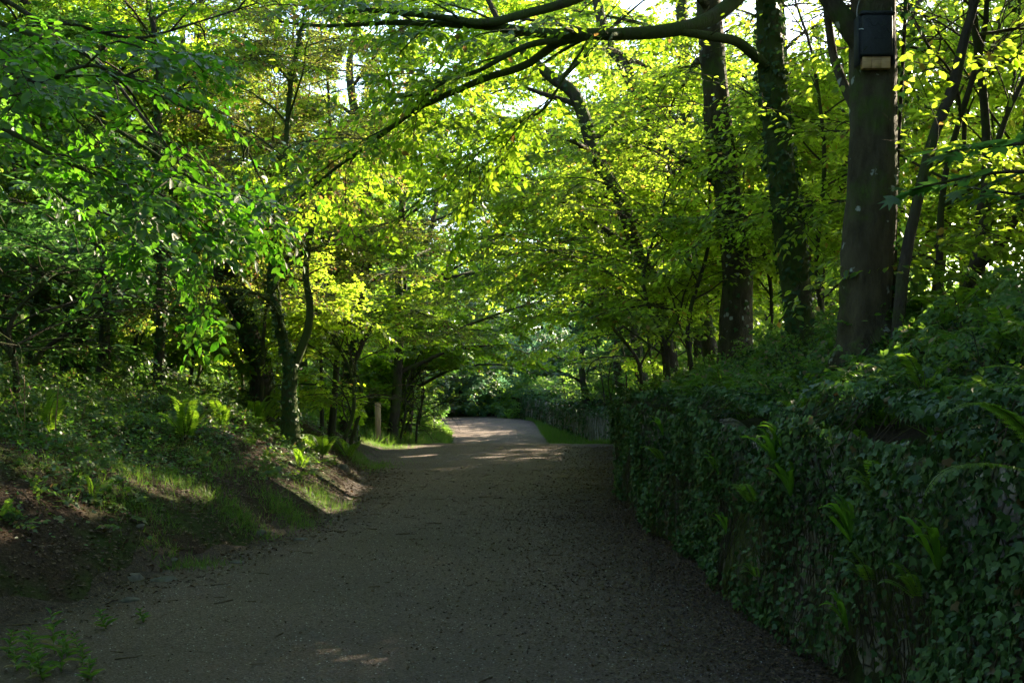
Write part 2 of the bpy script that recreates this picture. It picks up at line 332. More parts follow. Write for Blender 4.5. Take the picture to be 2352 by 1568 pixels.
def keep(p, rng, near_ok=False):
    px, py, d = project(p); n = len(p); k = np.ones(n, bool); r = rng.random(n)
    for c, rad in BEAMS:
        v = p - c; t = v @ SD; q = v - t[:, None] * SD
        k &= ~((t > .25) & ((q ** 2).sum(1) < rad * rad) & (r < .97))
    inf = d > .5
    k &= ~((p[:, 1] > 44) & (p[:, 1] < 86) & (p[:, 0] > -4.6) & (p[:, 0] < 3.6) & (p[:, 2] > 3.2) & (r < .93))
    for cx, cy_, rx, ry, pr in SKYG:
        k &= ~(inf & (((px - cx) / rx) ** 2 + ((py - cy_) / ry) ** 2 < 1) & (r < pr))
    ld_ = p - SD * (p[:, 2:3] / SD[2]); k |= (((ld_[:, 1] > 5.2) & (ld_[:, 1] < 25)) | ((ld_[:, 1] > 40) & (ld_[:, 1] < 80))) & (ld_[:, 0] > xl(ld_[:, 1]) + .15) & (ld_[:, 0] < 1.9)
    for pts, hw, dm, pr in LINES:
        for a, b in zip(pts[:-1], pts[1:]):
            a = np.array(a, float); b = np.array(b, float); ab = b - a
            t = np.clip(((px - a[0]) * ab[0] + (py - a[1]) * ab[1]) / (ab @ ab), 0, 1)
            dd = np.hypot(px - a[0] - t * ab[0], py - a[1] - t * ab[1])
            k &= ~(inf & (dd < hw) & (d < dm) & (r < pr))
    if not near_ok:
        ins = inf & (px > -100) & (px < 2450)
        lo = np.interp(px, [-50, 200, 500, 700, 850, 960, 1100, 1250, 1400, 1560, 1750, 1900, 2352], [560, 620, 610, 560, 560, 640, 700, 700, 720, 790, 760, 700, 620])
        k &= ~(ins & (d < 16) & (py > lo) & (r < .97))
        k &= ~(ins & (d < 30) & (px > 900) & (px < 1400) & (py > 790))
        k &= ~(ins & (d < 56) & (px > 960) & (px < 1440) & (py > 905 - 25 * (px > 1250)))
        k &= ~(ins & (d < MIND))
        k &= ~((p[:, 1] < 80) & (p[:, 0] > xl(p[:, 1])) & (p[:, 0] < xw(p[:, 1])) & (p[:, 2] < 2.5))
        k &= ~(p[:, 2] < height(p[:, 0], p[:, 1]) + .05)
    return k

# ------------------------------------------------------------------ foliage generator
def make_spray(seed, nl=12, side=3):
    g = np.random.default_rng(seed); pos = []; di = []; nr = []; tw = []
    def axis(p0, d0, L, n):
        d0 = unit(np.array(d0)); p = np.array(p0, float); pts = [p.copy()]
        for i in range(n):
            p = p + d0 * L / n; d0 = unit(d0 + g.normal(0, .08, 3) + np.array([0, 0, -.04])); pts.append(p.copy())
            s = 1 if i % 2 else -1
            sd = np.array([d0[1], -d0[0], 0]) * s
            ld = unit(d0 * g.uniform(.45, .9) + sd * .8 + np.array([0, 0, g.uniform(-.45, .1)]))
            pos.append(p.copy()); di.append(ld); nr.append(unit(np.array([0, 0, 1]) + g.normal(0, .33, 3)))
        pos.append(p.copy()); di.append(d0); nr.append(unit(np.array([0, 0, 1]) + g.normal(0, .3, 3)))
        tw.append((pts[0], pts[len(pts) // 2], pts[-1]))
        return pts
    pts = axis((0, 0, 0), (0, 1, 0), 1, nl)
    for k in range(side):
        q = pts[2 + 2 * k]; s = 1 if k % 2 else -1
        axis(q, (s * .75, .7, g.uniform(-.15, .1)), .5 - .06 * k, 6)
    gg = Geo()
    for a, b, c in tw: tube(gg, [a, b, c], [.006, .005, .002], 3)
    return np.array(pos), np.array(di), np.array(nr), np.concatenate(gg.V), np.concatenate(gg.F[4])
SPRAYS = [make_spray(i) for i in range(5)]
def add_sprays(geo, sp, sd, su, ss, leaf, tmpl, rng, filt=True, twigs=True, mleaf=0, mtwig=1, near_ok=False, far_tmpl=None):
    """sp position, sd direction, su normal, ss length of each spray; leaf = size in metres"""
    sd = unit(sd); s = unit(np.cross(sd, su)); u_ = np.cross(s, sd); F3 = np.stack([s, sd, u_], 1)
    which = rng.integers(0, len(SPRAYS), len(sp))
    for w_, (lp, ld, ln, tv, tf) in enumerate(SPRAYS):
        m = which == w_
        if not m.any(): continue
        f = F3[m]; p = sp[m][:, None] + ss[m][:, None, None] * np.einsum('vk,nkj->nvj', lp, f)
        d = np.einsum('vk,nkj->nvj', ld, f); n = np.einsum('vk,nkj->nvj', ln, f)
        p = p.reshape(-1, 3); d = d.reshape(-1, 3) + rng.normal(0, .12, (p.shape[0], 3)); n = n.reshape(-1, 3) + rng.normal(0, .15, (p.shape[0], 3))
        if filt:
            k = keep(p, rng, near_ok); p, d, n = p[k], d[k], n[k]
        if len(p):
            v, fc = instance(tmpl[0], tmpl[1], p, d, n, leaf * rng.uniform(.6, 1.25, len(p))); geo.add(v, fc, mleaf)
        if twigs:
            ok = keep(sp[m] + sd[m] * ss[m][:, None] * .5, rng, near_ok) if filt else np.ones(m.sum(), bool)
            if ok.any():
                q = sp[m][ok]; V_ = q[:, None] + ss[m][ok][:, None, None] * np.einsum('vk,nkj->nvj', tv, f[ok])
                geo.add(V_.reshape(-1, 3), (tf[None] + (np.arange(len(q)) * len(tv))[:, None, None]).reshape(-1, 4), mtwig)
def walk(p0, d0, L, n, droop, wig, rng):
    p = np.array(p0, float); d = unit(np.array(d0, float)); out = [p.copy()]
    for i in range(n):
        d = unit(d + rng.normal(0, wig, 3) * np.array([1, 1, .6]) + np.array([0, 0, -droop * (i + 1) / n])); p = p + d * L / n; out.append(p.copy())
    return np.array(out)
def along(pts, t):
    L = len(pts) - 1; x = t * L; i = min(int(x), L - 1); u_ = x - i
    return pts[i] * (1 - u_) + pts[i + 1] * u_, unit(pts[i + 1] - pts[i])
def leafy_limb(wood, S, pts, r0, r1, rng, sub=8, subL=1.4, step=.22, spray=.62, t0=.25, droop=.5, seg=6, tips=True):
    n = max(len(pts), 2); tube(wood, catmull(pts, n * 2), np.linspace(r0, r1, n * 2), seg)
    Ltot = np.linalg.norm(np.diff(pts, axis=0), axis=1).sum()
    for k in range(sub):
        t = t0 + (1 - t0) * (k + rng.uniform(.1, .9)) / sub; q, d = along(pts, min(t, .999)); s = 1 if k % 2 else -1
        ang = s * rng.uniform(.5, 1.1); dd = np.array([d[0] * math.cos(ang) - d[1] * math.sin(ang), d[0] * math.sin(ang) + d[1] * math.cos(ang), d[2] * .5 + rng.uniform(-.15, .35)])
        if np.linalg.norm(dd[:2]) < .3: a_ = rng.uniform(0, 6.28); dd = np.array([math.cos(a_), math.sin(a_), .3])
        l = subL * rng.uniform(.6, 1.2) * (1.15 - .5 * t); b = walk(q, dd, l, 5, droop * .35, .12, rng)
        tube(wood, b, np.linspace(max(r0 * (1 - t) * .5, .008), .004, 6), 4)
        m = max(int(l / step), 2)
        for j in range(m):
            tt = (j + .6) / m; q2, d2 = along(b, min(tt, .999)); s2 = 1 if j % 2 else -1; a2 = s2 * rng.uniform(.4, 1.0)
            e = np.array([d2[0] * math.cos(a2) - d2[1] * math.sin(a2), d2[0] * math.sin(a2) + d2[1] * math.cos(a2), d2[2] * .6 + rng.uniform(-.35, .12)])
            S.append((q2, e, np.array([0, 0, 1]) + rng.normal(0, .22, 3), spray * rng.uniform(.7, 1.15)))
        S.append((b[-1], b[-1] - b[-2], np.array([0, 0, 1]) + rng.normal(0, .2, 3), spray))
def flush(S):
    return tuple(np.array([s[i] for s in S], float) for i in range(4))
def ivy_on(pts, rad, n, leaf, rng, z0=None, z1=None, thick=.05, filt=False):
    pts = np.asarray(pts)[:, :3]; t = rng.random(n) * (len(pts) - 1.001); i = t.astype(int); u_ = (t - i)[:, None]
    c = pts[i] * (1 - u_) + pts[i + 1] * u_; rr = np.interp(t, np.arange(len(pts)), rad)
    tan = unit(pts[i + 1] - pts[i]); th = rng.uniform(0, 6.283, n)
    ref = np.array([[0., 1, 0]]); a = unit(np.cross(tan, ref)); b = np.cross(tan, a)
    out = np.cos(th)[:, None] * a + np.sin(th)[:, None] * b
    lump = .5 + .5 * np.sin(t * 2.2 + th * 2) * np.sin(t * 1.1 + 1 + th)
    p = c + out * (rr + rng.random(n) * thick * (.4 + lump))[:, None]
    k = rng.random(n) < .35 + .65 * lump
    d = -tan * np.sign(tan[:, 2:3] + 1e-6) + rng.normal(0, .5, (n, 3)); nn = out + rng.normal(0, .35, (n, 3)) + np.array([0, 0, .3])
    return instance(IVY[0], IVY[1], p[k], d[k], nn[k], leaf * rng.uniform(.6, 1.3, k.sum()))

def tree(name, label, cat, spec, depth, seed, bark, leafm, leaf=.09, limbs=14, z0=3.0, L=3.6, sub=7, subL=1.5, tmpl=None, ivy=0, top=13., group=None, up=(.15, .75), extra=None, azb=None, step=.2, droop=.5, stems=None, ivyleaf=.07, spray=.62, seg=16, ground=True, crown_name='crown', near_ok=False, limbpow=.7):
    """spec: [(px, py, radius m)] from the foot upwards"""
    rng = np.random.default_rng(seed)
    pts = np.array([np.r_[P(px, py, dd[0] if dd else depth), r] for px, py, r, *dd in spec])
    f = pts[0].copy(); gzv = float(height(f[0], f[1]))
    if ground:
        if f[2] > gzv + .02: pts = np.vstack([[f[0], f[1], gzv - .1, f[3] * 1.25], pts])
        else: pts[0, 2] = gzv - .1
    if pts[-1, 2] < top:
        d = unit(pts[-1, :3] - pts[-2, :3]); d = unit(d + np.array([0, 0, .8])); h = top - pts[-1, 2]; r = pts[-1, 3]
        pts = np.vstack([pts, np.r_[pts[-1, :3] + d * h * .5 + rng.normal(0, .15, 3), r * .65], np.r_[pts[-1, :3] + d * h + rng.normal(0, .25, 3), r * .22]])
    base = np.array([pts[0, 0], pts[0, 1], gzv])
    o = thing(name, label, cat, tuple(base), group)
    n = max(24, int((pts[-1, 2] - pts[0, 2]) * 4)); q = catmull(pts, n)
    q[:, 3] = np.maximum(q[:, 3], .01)
    flare = 1 + .22 * np.exp(-(q[:, 2] - gzv) / .35).clip(0, 1)
    wood = Geo(); tube(wood, q, q[:, 3] * flare, seg, rough=.1, rng=rng)
    S = []; twigs = Geo()
    ax = rng.uniform(0, 6.28)
    for k in range(limbs):
        t = (k + .5) / limbs; z = gzv + z0 + (q[-1, 2] - gzv - z0) * t ** 1.0
        j = int(np.clip(np.searchsorted(q[:, 2], z), 1, n - 1)); ax += 2.4 + rng.normal(0, .3)
        az = ax if azb is None else azb[0] + azb[1] * math.sin(ax)
        el = rng.uniform(*up) + .3 * t
        l = L * (1 - .55 * t ** 1.5) * rng.uniform(.7, 1.15)
        b = walk(q[j, :3], (math.cos(az) * math.cos(el), math.sin(az) * math.cos(el), math.sin(el)), l, 7, droop * .3, .13, rng)
        leafy_limb(wood, S, b, min(q[j, 3] * .5, .02 + .018 * l), .008, rng, sub, subL, step, spray)
    for e in (extra or []):
        pp = np.array([P(a, b, c) for a, b, c in e['pts']])
        if e.get('own'):
            lw = Geo(); leafy_limb(lw, S, catmull(pp, max(8, 2 * len(pp))), e['r0'], e['r1'], rng, e.get('sub', 8), e.get('subL', 1.3), step, e.get('spray', spray), e.get('t0', .3), droop, 10)
            lw.build('limb', bark, o, smooth=True)
        else: leafy_limb(wood, S, catmull(pp, max(6, 2 * len(pp))), e['r0'], e['r1'], rng, e.get('sub', 6), e.get('subL', 1.), step, e.get('spray', spray), e.get('t0', .2), droop, 8)
    wood.build('trunk', bark, o, smooth=True)
    if S:
        g = Geo(); add_sprays(g, *flush(S), leaf, tmpl or (LEAF if depth < 17 else LEAFFAR), rng, near_ok=near_ok)
        g.build(crown_name, [leafm, TWIG], o)
    if ivy:
        g = Geo(); m = q[:, 2] < gzv + 9; v, fc = ivy_on(q[m], q[m][:, 3] * flare[m], ivy, ivyleaf, rng); g.add(v, fc); g.build('ivy', IVYM, o)
    return o

# ------------------------------------------------------------------ named trees, right of the path
bat_tree = tree('beech_tree', 'smooth grey trunk with pale lichen spots carrying the dark bat box', 'tree',
    [(1990, 790, .235), (1985, 740, .205), (1990, 600, .2), (1998, 480, .2), (2005, 300, .195), (2008, 100, .185), (2010, -60, .18), (2015, -300, .17)], 9.5, 1, BARK_S, BEECH, .085, 12, 4.6, 3.4, top=14,
    extra=[dict(pts=[(1990, 110, 9.5), (1950, 60, 9.5), (1905, 0, 9.5), (1840, -90, 9.6), (1700, -260, 9.8), (1500, -420, 9)], r0=.11, r1=.03, sub=8, t0=.45, own=1),
           dict(pts=[(1985, 290, 9.6), (1945, 210, 9.8), (1915, 130, 10), (1900, 30, 10.2), (1885, -80, 10.4)], r0=.05, r1=.03, sub=3, t0=.6)], seg=24)
v, f = ivy_on([P(2052, 760, 9.42), P(2056, 600, 9.45), P(2058, 450, 9.5), P(2062, 300, 9.5), P(2075, 100, 9.6), P(2080, -60, 9.7)], [.04] * 6, 420, .065, np.random.default_rng(5), thick=.1)
g = Geo(); g.add(v, f); tube(g, catmull([P(2050, 790, 9.5), P(2056, 600, 9.5), P(2058, 450, 9.55), P(2068, 250, 9.6), P(2078, 60, 9.6), P(2085, -80, 9.7)], 24), .016, 6, 1)
g.build('ivy', [IVYM, TWIG], bat_tree)
tree('mossy_tree', 'mossy ivy-grown trunk whose long limbs arch over the path', 'tree',
    [(1850, 830, .2), (1838, 740, .18), (1822, 600, .175), (1800, 430, .17), (1785, 300, .165), (1772, 190, .17), (1765, 60, .15), (1760, -150, .14)], 13.8, 2, BARK_M, BEECH, .09, 13, 4.5, 4.0, ivy=1800, top=14,
    extra=[dict(pts=[(1762, -110, 13.8), (1715, -30, 13.5), (1640, 38, 13.1), (1552, 68, 12.7), (1437, 78, 12.4), (1347, 78, 12.2), (1239, 76, 12.1), (1113, 59, 12), (1000, 55, 12), (897, 52, 12), (753, 60, 12), (640, 50, 12)], r0=.105, r1=.012, sub=14, subL=1.5, t0=.3, own=1),
           dict(pts=[(1440, -60, 12.6), (1318, 0, 12.3), (1207, 32, 12.1), (1113, 53, 11.9), (1023, 41, 11.9), (933, 31, 11.9), (861, 25, 12), (760, 30, 12.2)], r0=.06, r1=.02, sub=7, subL=1.1, t0=.4, own=1),
           dict(pts=[(1350, 82, 12.2), (1280, 100, 12.2), (1207, 150, 12.3), (1120, 178, 12.4), (1040, 212, 12.5), (960, 250, 12.6), (890, 300, 12.7), (830, 345, 12.8), (753, 400, 13), (660, 480, 13.2), (600, 540, 13.4)], r0=.052, r1=.008, sub=12, subL=1.3, t0=.35, own=1),
           dict(pts=[(1300, 92, 12.2), (1220, 102, 12), (1150, 135, 12), (1095, 165, 12), (1020, 190, 12), (950, 240, 12)], r0=.04, r1=.01, sub=5, subL=1., t0=.3, own=1),
           dict(pts=[(1350, 95, 12.2), (1300, 170, 12.3), (1250, 250, 12.4), (1180, 290, 12.5), (1100, 350, 12.6), (1040, 440, 12.7)], r0=.018, r1=.006, sub=8, subL=1.2, t0=.2, own=1),
           dict(pts=[(1775, 170, 13.8), (1730, 125, 13.5), (1690, 95, 13.3), (1640, 85, 13), (1560, 72, 12.7)], r0=.07, r1=.05, sub=2, t0=.3)], seg=20)
tree('beech_tree', 'straight dark beech trunk left of the mossy trunk, its foot in bright leaves', 'tree',
    [(1688, 830, .25), (1690, 720, .235), (1692, 620, .22), (1675, 480, .2), (1655, 330, .19), (1640, 160, .19), (1628, 0, .18), (1620, -200, .17)], 17, 3, BARK_S, BEECH, .095, 12, 4.2, 4.2, top=15, tmpl=LEAF, ivy=250)
tree('leaning_tree', 'slender crooked trunk bending left over the path with a broken-looking top curve', 'tree',
    [(1540, 860, .12), (1510, 670, .11), (1459, 562, .115), (1437, 486, .12), (1401, 414, .12), (1365, 353, .115), (1343, 277, .115), (1315, 212, .11), (1264, 176, .1), (1203, 119, .07), (1150, 60, .05)], 20, 4, BARK_D, LIME, .095, 12, 2.2, 3.2, top=10, tmpl=LEAFFAR, ivy=200)
tree('leaning_tree', 'forked trunk leaning left between the crooked trunk and the straight beech', 'tree',
    [(1640, 850, .16), (1600, 640, .14), (1565, 480, .13), (1530, 360, .13), (1490, 270, .13), (1459, 216, .13), (1430, 144, .12), (1394, 97, .12), (1370, 0, .1)], 24, 5, BARK_D, LIME, .1, 13, 2.0, 4, top=13, ivy=200,
    extra=[dict(pts=[(1500, 290, 24), (1545, 270, 23.6), (1600, 370, 23), (1640, 420, 22.6)], r0=.05, r1=.02, sub=3), dict(pts=[(1400, 330, 17), (1500, 330, 17), (1580, 375, 17), (1640, 420, 17.2)], r0=.02, r1=.04, sub=9, subL=1.4, t0=0)])
tree('ivy_tree', 'ivy-wrapped upright trunk behind the straight beech on the right bank', 'tree',
    [(1610, 830, .16), (1590, 500, .15), (1575, 250, .14), (1565, 0, .13)], 27, 6, BARK_D, LIME, .11, 12, 2.4, 4, top=14, ivy=1600)
tree('pole_tree', 'thin bare dark stem slanting up to the right of the bat box tree', 'tree',
    [(2060, 800, .05), (2075, 620, .045), (2110, 450, .042), (2140, 330, .042), (2170, 250, .042), (2190, 200, .045), (2215, 90, .038), (2240, 0, .036), (2260, -120, .03)], 9.0, 7, BARK_D, LIME, .085, 6, 4.2, 2, top=8, seg=10,
    extra=[dict(pts=[(2110, 450, 9), (2150, 380, 8.9), (2200, 350, 8.7)], r0=.012, r1=.006, sub=3, subL=.5)])
tree('forked_tree', 'low forked tree with a lit curving limb near the right edge', 'tree',
    [(2240, 830, .1), (2235, 700, .085), (2245, 610, .075), (2260, 520, .055), (2265, 420, .045), (2262, 250, .04)], 11, 8, BARK_D, LIME, .09, 9, 2.6, 2.4, top=9, seg=12,
    extra=[dict(pts=[(2210, 690, 11), (2245, 610, 10.9), (2295, 560, 10.7), (2345, 470, 10.5), (2400, 350, 10.3)], r0=.075, r1=.04, sub=5, t0=.3, own=1),
           dict(pts=[(2245, 500, 10), (2300, 300, 10), (2352, 180, 10)], r0=.03, r1=.02, sub=5, t0=.2)])
# understorey and mid-wood right
def px_tree(kind, label, px, d, seed, h, leafm, leaf=.1, limbs=12, z0=.8, L=2.4, r=.07, lean=0, bark=None, **kw):
    x = (px - 1176) / FPX * d; g0 = float(height(x, d)); pyb = HOR - (g0 - CZ) / d * FPX; pyt = HOR - (g0 + h * .7 - CZ) / d * FPX
    bd_ = np.random.default_rng(seed + 999).normal(0, 1, 3) * FPX / d * (.22 if kw.get('cat') else .3)
    return tree(kind, label, kw.pop('cat', 'shrub'), [(px, pyb, r), (px + lean * .3 + bd_[0] * .6, (pyb * .7 + pyt * .3), r * .85), (px + lean * .6 + bd_[1], (pyb * .35 + pyt * .65), r * .7), (px + lean + bd_[2], pyt, r * .5)], d, seed, bark or BARK_D, leafm, leaf, limbs, z0, L, top=g0 + h, seg=8, **kw)
RS = [('hazel_shrub', 'bright hazel filling the gap between the mossy trunk and the bat box tree', 1905, 14.5, 5.5, 30, 12),
      ('hazel_shrub', 'leafy hazel just left of the foot of the straight beech', 1600, 17.5, 5, -20, 13),
      ('hazel_shrub', 'hazel with horizontal leaf layers between the straight beech and the mossy trunk', 1755, 18.5, 6.5, 40, 14),
      ('hazel_shrub', 'sunny hazel behind the thin slanting stem', 2130, 13.5, 6, 30, 14),
      ('hazel_shrub', 'dense hazel at the right edge behind the forked tree', 2330, 14.5, 7, -40, 14),
      ('hazel_shrub', 'tall hazel right of the bat box tree, deep in the wood', 2190, 20, 8, 0, 14),
      ('hazel_shrub', 'hazel with glowing leaves seen low behind the mossy trunk', 1850, 22, 7.5, -30, 14),
      ('hazel_shrub', 'hazel overhanging the wall where the path reaches its crest', 1520, 24, 5.5, -60, 14),
      ('hazel_shrub', 'drooping hazel above the ivy wall at the crest of the path', 1470, 31, 6.5, -70, 14),
      ('hazel_shrub', 'tall hazel behind the straight beech', 1700, 27, 8.5, 0, 14),
      ('hazel_shrub', 'tall hazel behind the crooked leaning trunk', 1560, 33, 9, -40, 14),
      ('hazel_shrub', 'hazel between bat box tree and mossy trunk, farthest back', 1960, 29, 9, 0, 13),
      ('hazel_shrub', 'thin hazel at the far right, deep in the wood', 2290, 26, 9, 0, 13),
      ('hazel_shrub', 'hazel right of the stone stretch of wall beyond the crest', 1440, 42, 7.5, -60, 13),
      ('elder_bush', 'cool bush drooping over the middle of the far wall', 1390, 56, 6.0, -40, 13), ('elder_bush', 'cool bush drooping over the far end of the wall', 1300, 70, 6.5, -40, 13), ('elder_bush', 'cool bush behind the stone stretch of wall', 1420, 49, 5.5, -30, 13),
      ('hazel_shrub', 'bright low hazel covering the foot of the crooked leaning trunk', 1530, 17.5, 4.2, -20, 13), ('hazel_shrub', 'bright low hazel hanging over the bend of the wall', 1470, 21.5, 3.8, -30, 13),
      ('hazel_shrub', 'tall hazel rising just right of the bat box tree trunk', 2160, 11.5, 7.5, 20, 15),
      ('hazel_shrub', 'tall hazel leaning out past the right edge', 2400, 12, 8, -60, 16),
      ('hazel_shrub', 'tall hazel whose top fills the gap left of the bat box', 1900, 17.5, 9, 20, 16),
      ('hazel_shrub', 'tall hazel whose top closes the view above the straight beech foot', 1580, 21, 9, 40, 16),
      ('hazel_shrub', 'tall hazel right behind the forked tree', 2270, 16.5, 9.5, 0, 16)]
for i, (nm, lb, px, d, h, ln, nb) in enumerate(RS):
    px_tree(nm, lb, px, d, 100 + i, h, COOL if nm == 'elder_bush' else LIME, .088 if d < 25 else .115, nb, .4, 2.3 + .05 * d * (d > 20), .038, ln, up=(.1, .9), group='hazels on the right bank', sub=6 if d < 26 else 5, step=.2 if d < 25 else .28)
px_tree('beech_tree', 'tall thin-crowned tree at the far right deep in the wood', 2400, 18, 130, 13, LIME, .11, 16, 3, 4.2, .14, -40, cat='tree')
px_tree('beech_tree', 'tall tree rising behind the bat box tree', 2080, 24, 131, 14, LIME, .12, 16, 3, 4.4, .16, 0, cat='tree', ivy=900)
px_tree('beech_tree', 'tall tree rising behind the mossy trunk', 1830, 31, 132, 14, LIME, .13, 16, 3, 4.6, .17, -40, cat='tree', ivy=600)
px_tree('beech_tree', 'tall tree overhanging the path just past its crest on the right', 1480, 38, 133, 15, BEECH, .13, 22, 3.2, 7.5, .2, -60, cat='tree', ivy=900, azb=(math.pi, 1.4), sub=10, subL=2)
px_tree('ash_tree', 'cool green tree leaning over the stone stretch of wall', 1440, 50, 134, 11, COOL, .17, 18, 1.6, 5.2, .2, -60, cat='tree', subL=2)
px_tree('ash_tree', 'bluish green tree behind the far end of the wall', 1350, 62, 135, 10, COOL, .2, 18, 1.0, 5.5, .2, -50, cat='tree', subL=2)

# ------------------------------------------------------------------ named trees, left of the path
tree('twin_stem_tree', 'dark twin-stemmed tree standing on the sunlit edge of the left bank', 'tree',
    [(668, 975, .14), (664, 900, .125), (668, 840, .12), (652, 790, .09), (636, 720, .08), (622, 660, .075), (630, 560, .07), (650, 440, .06)], 19.5, 20, BARK_M, FINE, .05, 17, 1.5, 2.6, top=8.5, ivy=1500, ivyleaf=.06, tmpl=LEAFFAR, sub=8, step=.16, spray=.5,
    extra=[dict(pts=[(670, 850, 19.5), (690, 805, 19.5), (706, 760, 19.5), (712, 700, 19.5), (702, 620, 19.5), (722, 500, 19.5), (760, 400, 19.6)], r0=.085, r1=.04, sub=8, t0=.5, own=1)], seg=12)
tree('ivy_tree', 'thick ivy-clad trunk leaning left behind the twin-stemmed tree', 'tree',
    [(600, 850, .24), (578, 790, .22), (548, 710, .21), (518, 640, .21), (495, 540, .19), (475, 400, .17), (460, 200, .15)], 25, 21, BARK_D, FINE, .075, 17, 2.4, 4, top=13, ivy=2200, ivyleaf=.08)
tree('ivy_tree', 'slim ivy-hung trunk left of the leaning ivy-clad one', 'tree',
    [(365, 880, .1), (368, 780, .085), (372, 650, .085), (366, 520, .08), (358, 380, .075), (365, 150, .06)], 20, 22, BARK_D, BEECH, .08, 13, 3.0, 3.0, top=11, ivy=1500, seg=10)
tree('ivy_tree', 'reddish slim trunk beside a dark ivy column on the left bank', 'tree',
    [(238, 830, .12), (240, 740, .1), (232, 640, .1), (222, 520, .1), (215, 400, .09), (228, 200, .08)], 22, 23, BARK_D, BEECH, .085, 13, 3.2, 3.4, top=12, ivy=700, seg=10)
tree('ivy_tree', 'broad dark ivy column second from the left edge', 'tree',
    [(172, 830, .2), (165, 650, .19), (160, 450, .18), (170, 200, .16)], 24, 24, BARK_D, FINE, .08, 12, 3.4, 3.6, top=12, ivy=2600, ivyleaf=.085)
tree('ivy_tree', 'dark ivy column nearest the left edge', 'tree',
    [(85, 830, .17), (95, 600, .16), (85, 400, .15), (60, 200, .13)], 21, 25, BARK_D, COOL, .09, 12, 3.0, 3.4, top=11, ivy=2400, ivyleaf=.08)
tree('ivy_tree', 'broad dark ivy-covered tree with a slanting branch, above the wooden post', 'tree',
    [(800, 905, .2), (806, 800, .18), (818, 700, .17), (838, 560, .16), (835, 380, .14)], 31, 26, BARK_D, BEECH, .11, 16, 2.4, 4.4, top=13, ivy=2600, ivyleaf=.1,
    extra=[dict(pts=[(806, 850, 30.8), (838, 775, 30.6), (870, 725, 30.5), (897, 690, 30.4)], r0=.09, r1=.05, sub=2, t0=.7)])
px_tree('beech_tree', 'tree arching over the path from the left just past the post', 900, 38, 140, 15, BEECH, .13, 24, 2.0, 7.5, .18, 50, cat='tree', azb=(0, 1.4), sub=10, subL=2)
px_tree('beech_tree', 'leafy tree on the left verge where the pale gravel begins', 935, 47, 141, 14, BEECH, .15, 21, 1.4, 6, .18, 40, cat='tree', subL=2, azb=(-.3, 1.6))
px_tree('ash_tree', 'dark bluish tree at the left side of the tunnel mouth', 960, 60, 142, 11, COOL, .19, 18, 1.0, 5, .2, 30, cat='tree', subL=2)
px_tree('beech_tree', 'tall pale tree rising in the sky gap left of the arching limbs', 690, 40, 143, 15, LIME, .13, 15, 6.0, 4, .17, 0, cat='tree')
px_tree('beech_tree', 'tall tree behind the slim ivy-hung trunk', 400, 33, 144, 14, BEECH, .12, 16, 4.5, 4.4, .17, 0, cat='tree')
px_tree('beech_tree', 'tall tree far back at the left edge', 60, 31, 145, 13, BEECH, .12, 16, 3, 4.4, .17, 0, cat='tree', ivy=600)
px_tree('beech_tree', 'slender tree between the twin stems and the path-side ivy tree', 760, 25, 146, 9.5, FINE, .08, 14, 3.4, 3.0, .08, 0, cat='tree')
LS = [('hazel_shrub', 'leafy bush right of the twin-stemmed tree', 775, 23, 3.6, 0, LIME), ('hazel_shrub', 'low bush leaning out behind the wooden post', 915, 39, 4.4, 30, BEECH),
      ('hazel_shrub', 'sunlit thicket behind the slim ivy-hung trunk', 430, 29, 3.4, 0, LIME), ('hazel_shrub', 'sunlit thicket left of the leaning ivy-clad trunk', 300, 31, 4.2, 0, LIME),
      ('elder_bush', 'cool dark bush at the left edge of the bank', 40, 13.5, 2.0, 0, COOL), ('elder_bush', 'cool dark bush behind the first ivy column', 120, 17.5, 3.0, 0, COOL),
      ('hazel_shrub', 'yellow-green thicket behind the twin stems', 540, 36, 5, 0, LIME), ('hazel_shrub', 'bush leaning to the path beyond the wooden post', 955, 43, 4.8, 40, BEECH),
      ('elder_bush', 'dark bush on the left verge by the pale gravel', 1000, 62, 4, 20, COOL), ('hawthorn_bush', 'brownish fine-leaved hawthorn over the twin-stemmed tree', 600, 23, 7.2, 60, FINE),
      ('hazel_shrub', 'dim thicket far back on the left', 160, 34, 5.5, 0, BEECH),
      ('hazel_shrub', 'full green bush hanging to the ground left of the pale gravel', 925, 45, 6.5, 30, BEECH), ('hazel_shrub', 'second full bush farther along the left verge', 960, 54, 6.5, 20, BEECH), ('hazel_shrub', 'low bush right behind the wooden post', 905, 41, 2.6, 10, BEECH), ('hazel_shrub', 'low bush where the grass verge begins left of the path', 918, 42, 3.0, 10, BEECH), ('hazel_shrub', 'last full bush on the left before the path turns', 975, 66, 7, 20, COOL),
      ('elder_bush', 'tall cool bush between the two ivy columns at the left edge', 130, 22.5, 6.5, 0, COOL), ('hazel_shrub', 'tall bush filling the gap right of the second ivy column', 300, 24, 6.5, 0, BEECH), ('hazel_shrub', 'tall bush hiding the wood left of the leaning ivy-clad trunk', 430, 26, 7.5, 20, BEECH),
      ('hawthorn_bush', 'fine-leaved hawthorn behind the leaning ivy-clad trunk', 560, 29, 8, 20, FINE), ('hazel_shrub', 'tall bush between the twin stems and the path-side ivy tree', 740, 27, 7.5, 20, BEECH), ('hawthorn_bush', 'fine-leaved hawthorn spreading over the hump by the path', 800, 25.5, 5.5, 30, FINE),
      ('hazel_shrub', 'tall bush right behind the path-side ivy tree', 750, 34, 7.5, 20, BEECH), ('elder_bush', 'tall dark bush at the very left edge of the wood', 10, 19, 6, 0, COOL),
      ('hazel_shrub', 'dense bush left of the wooden post, behind the ivy tree', 755, 39, 5.5, 0, BEECH)]
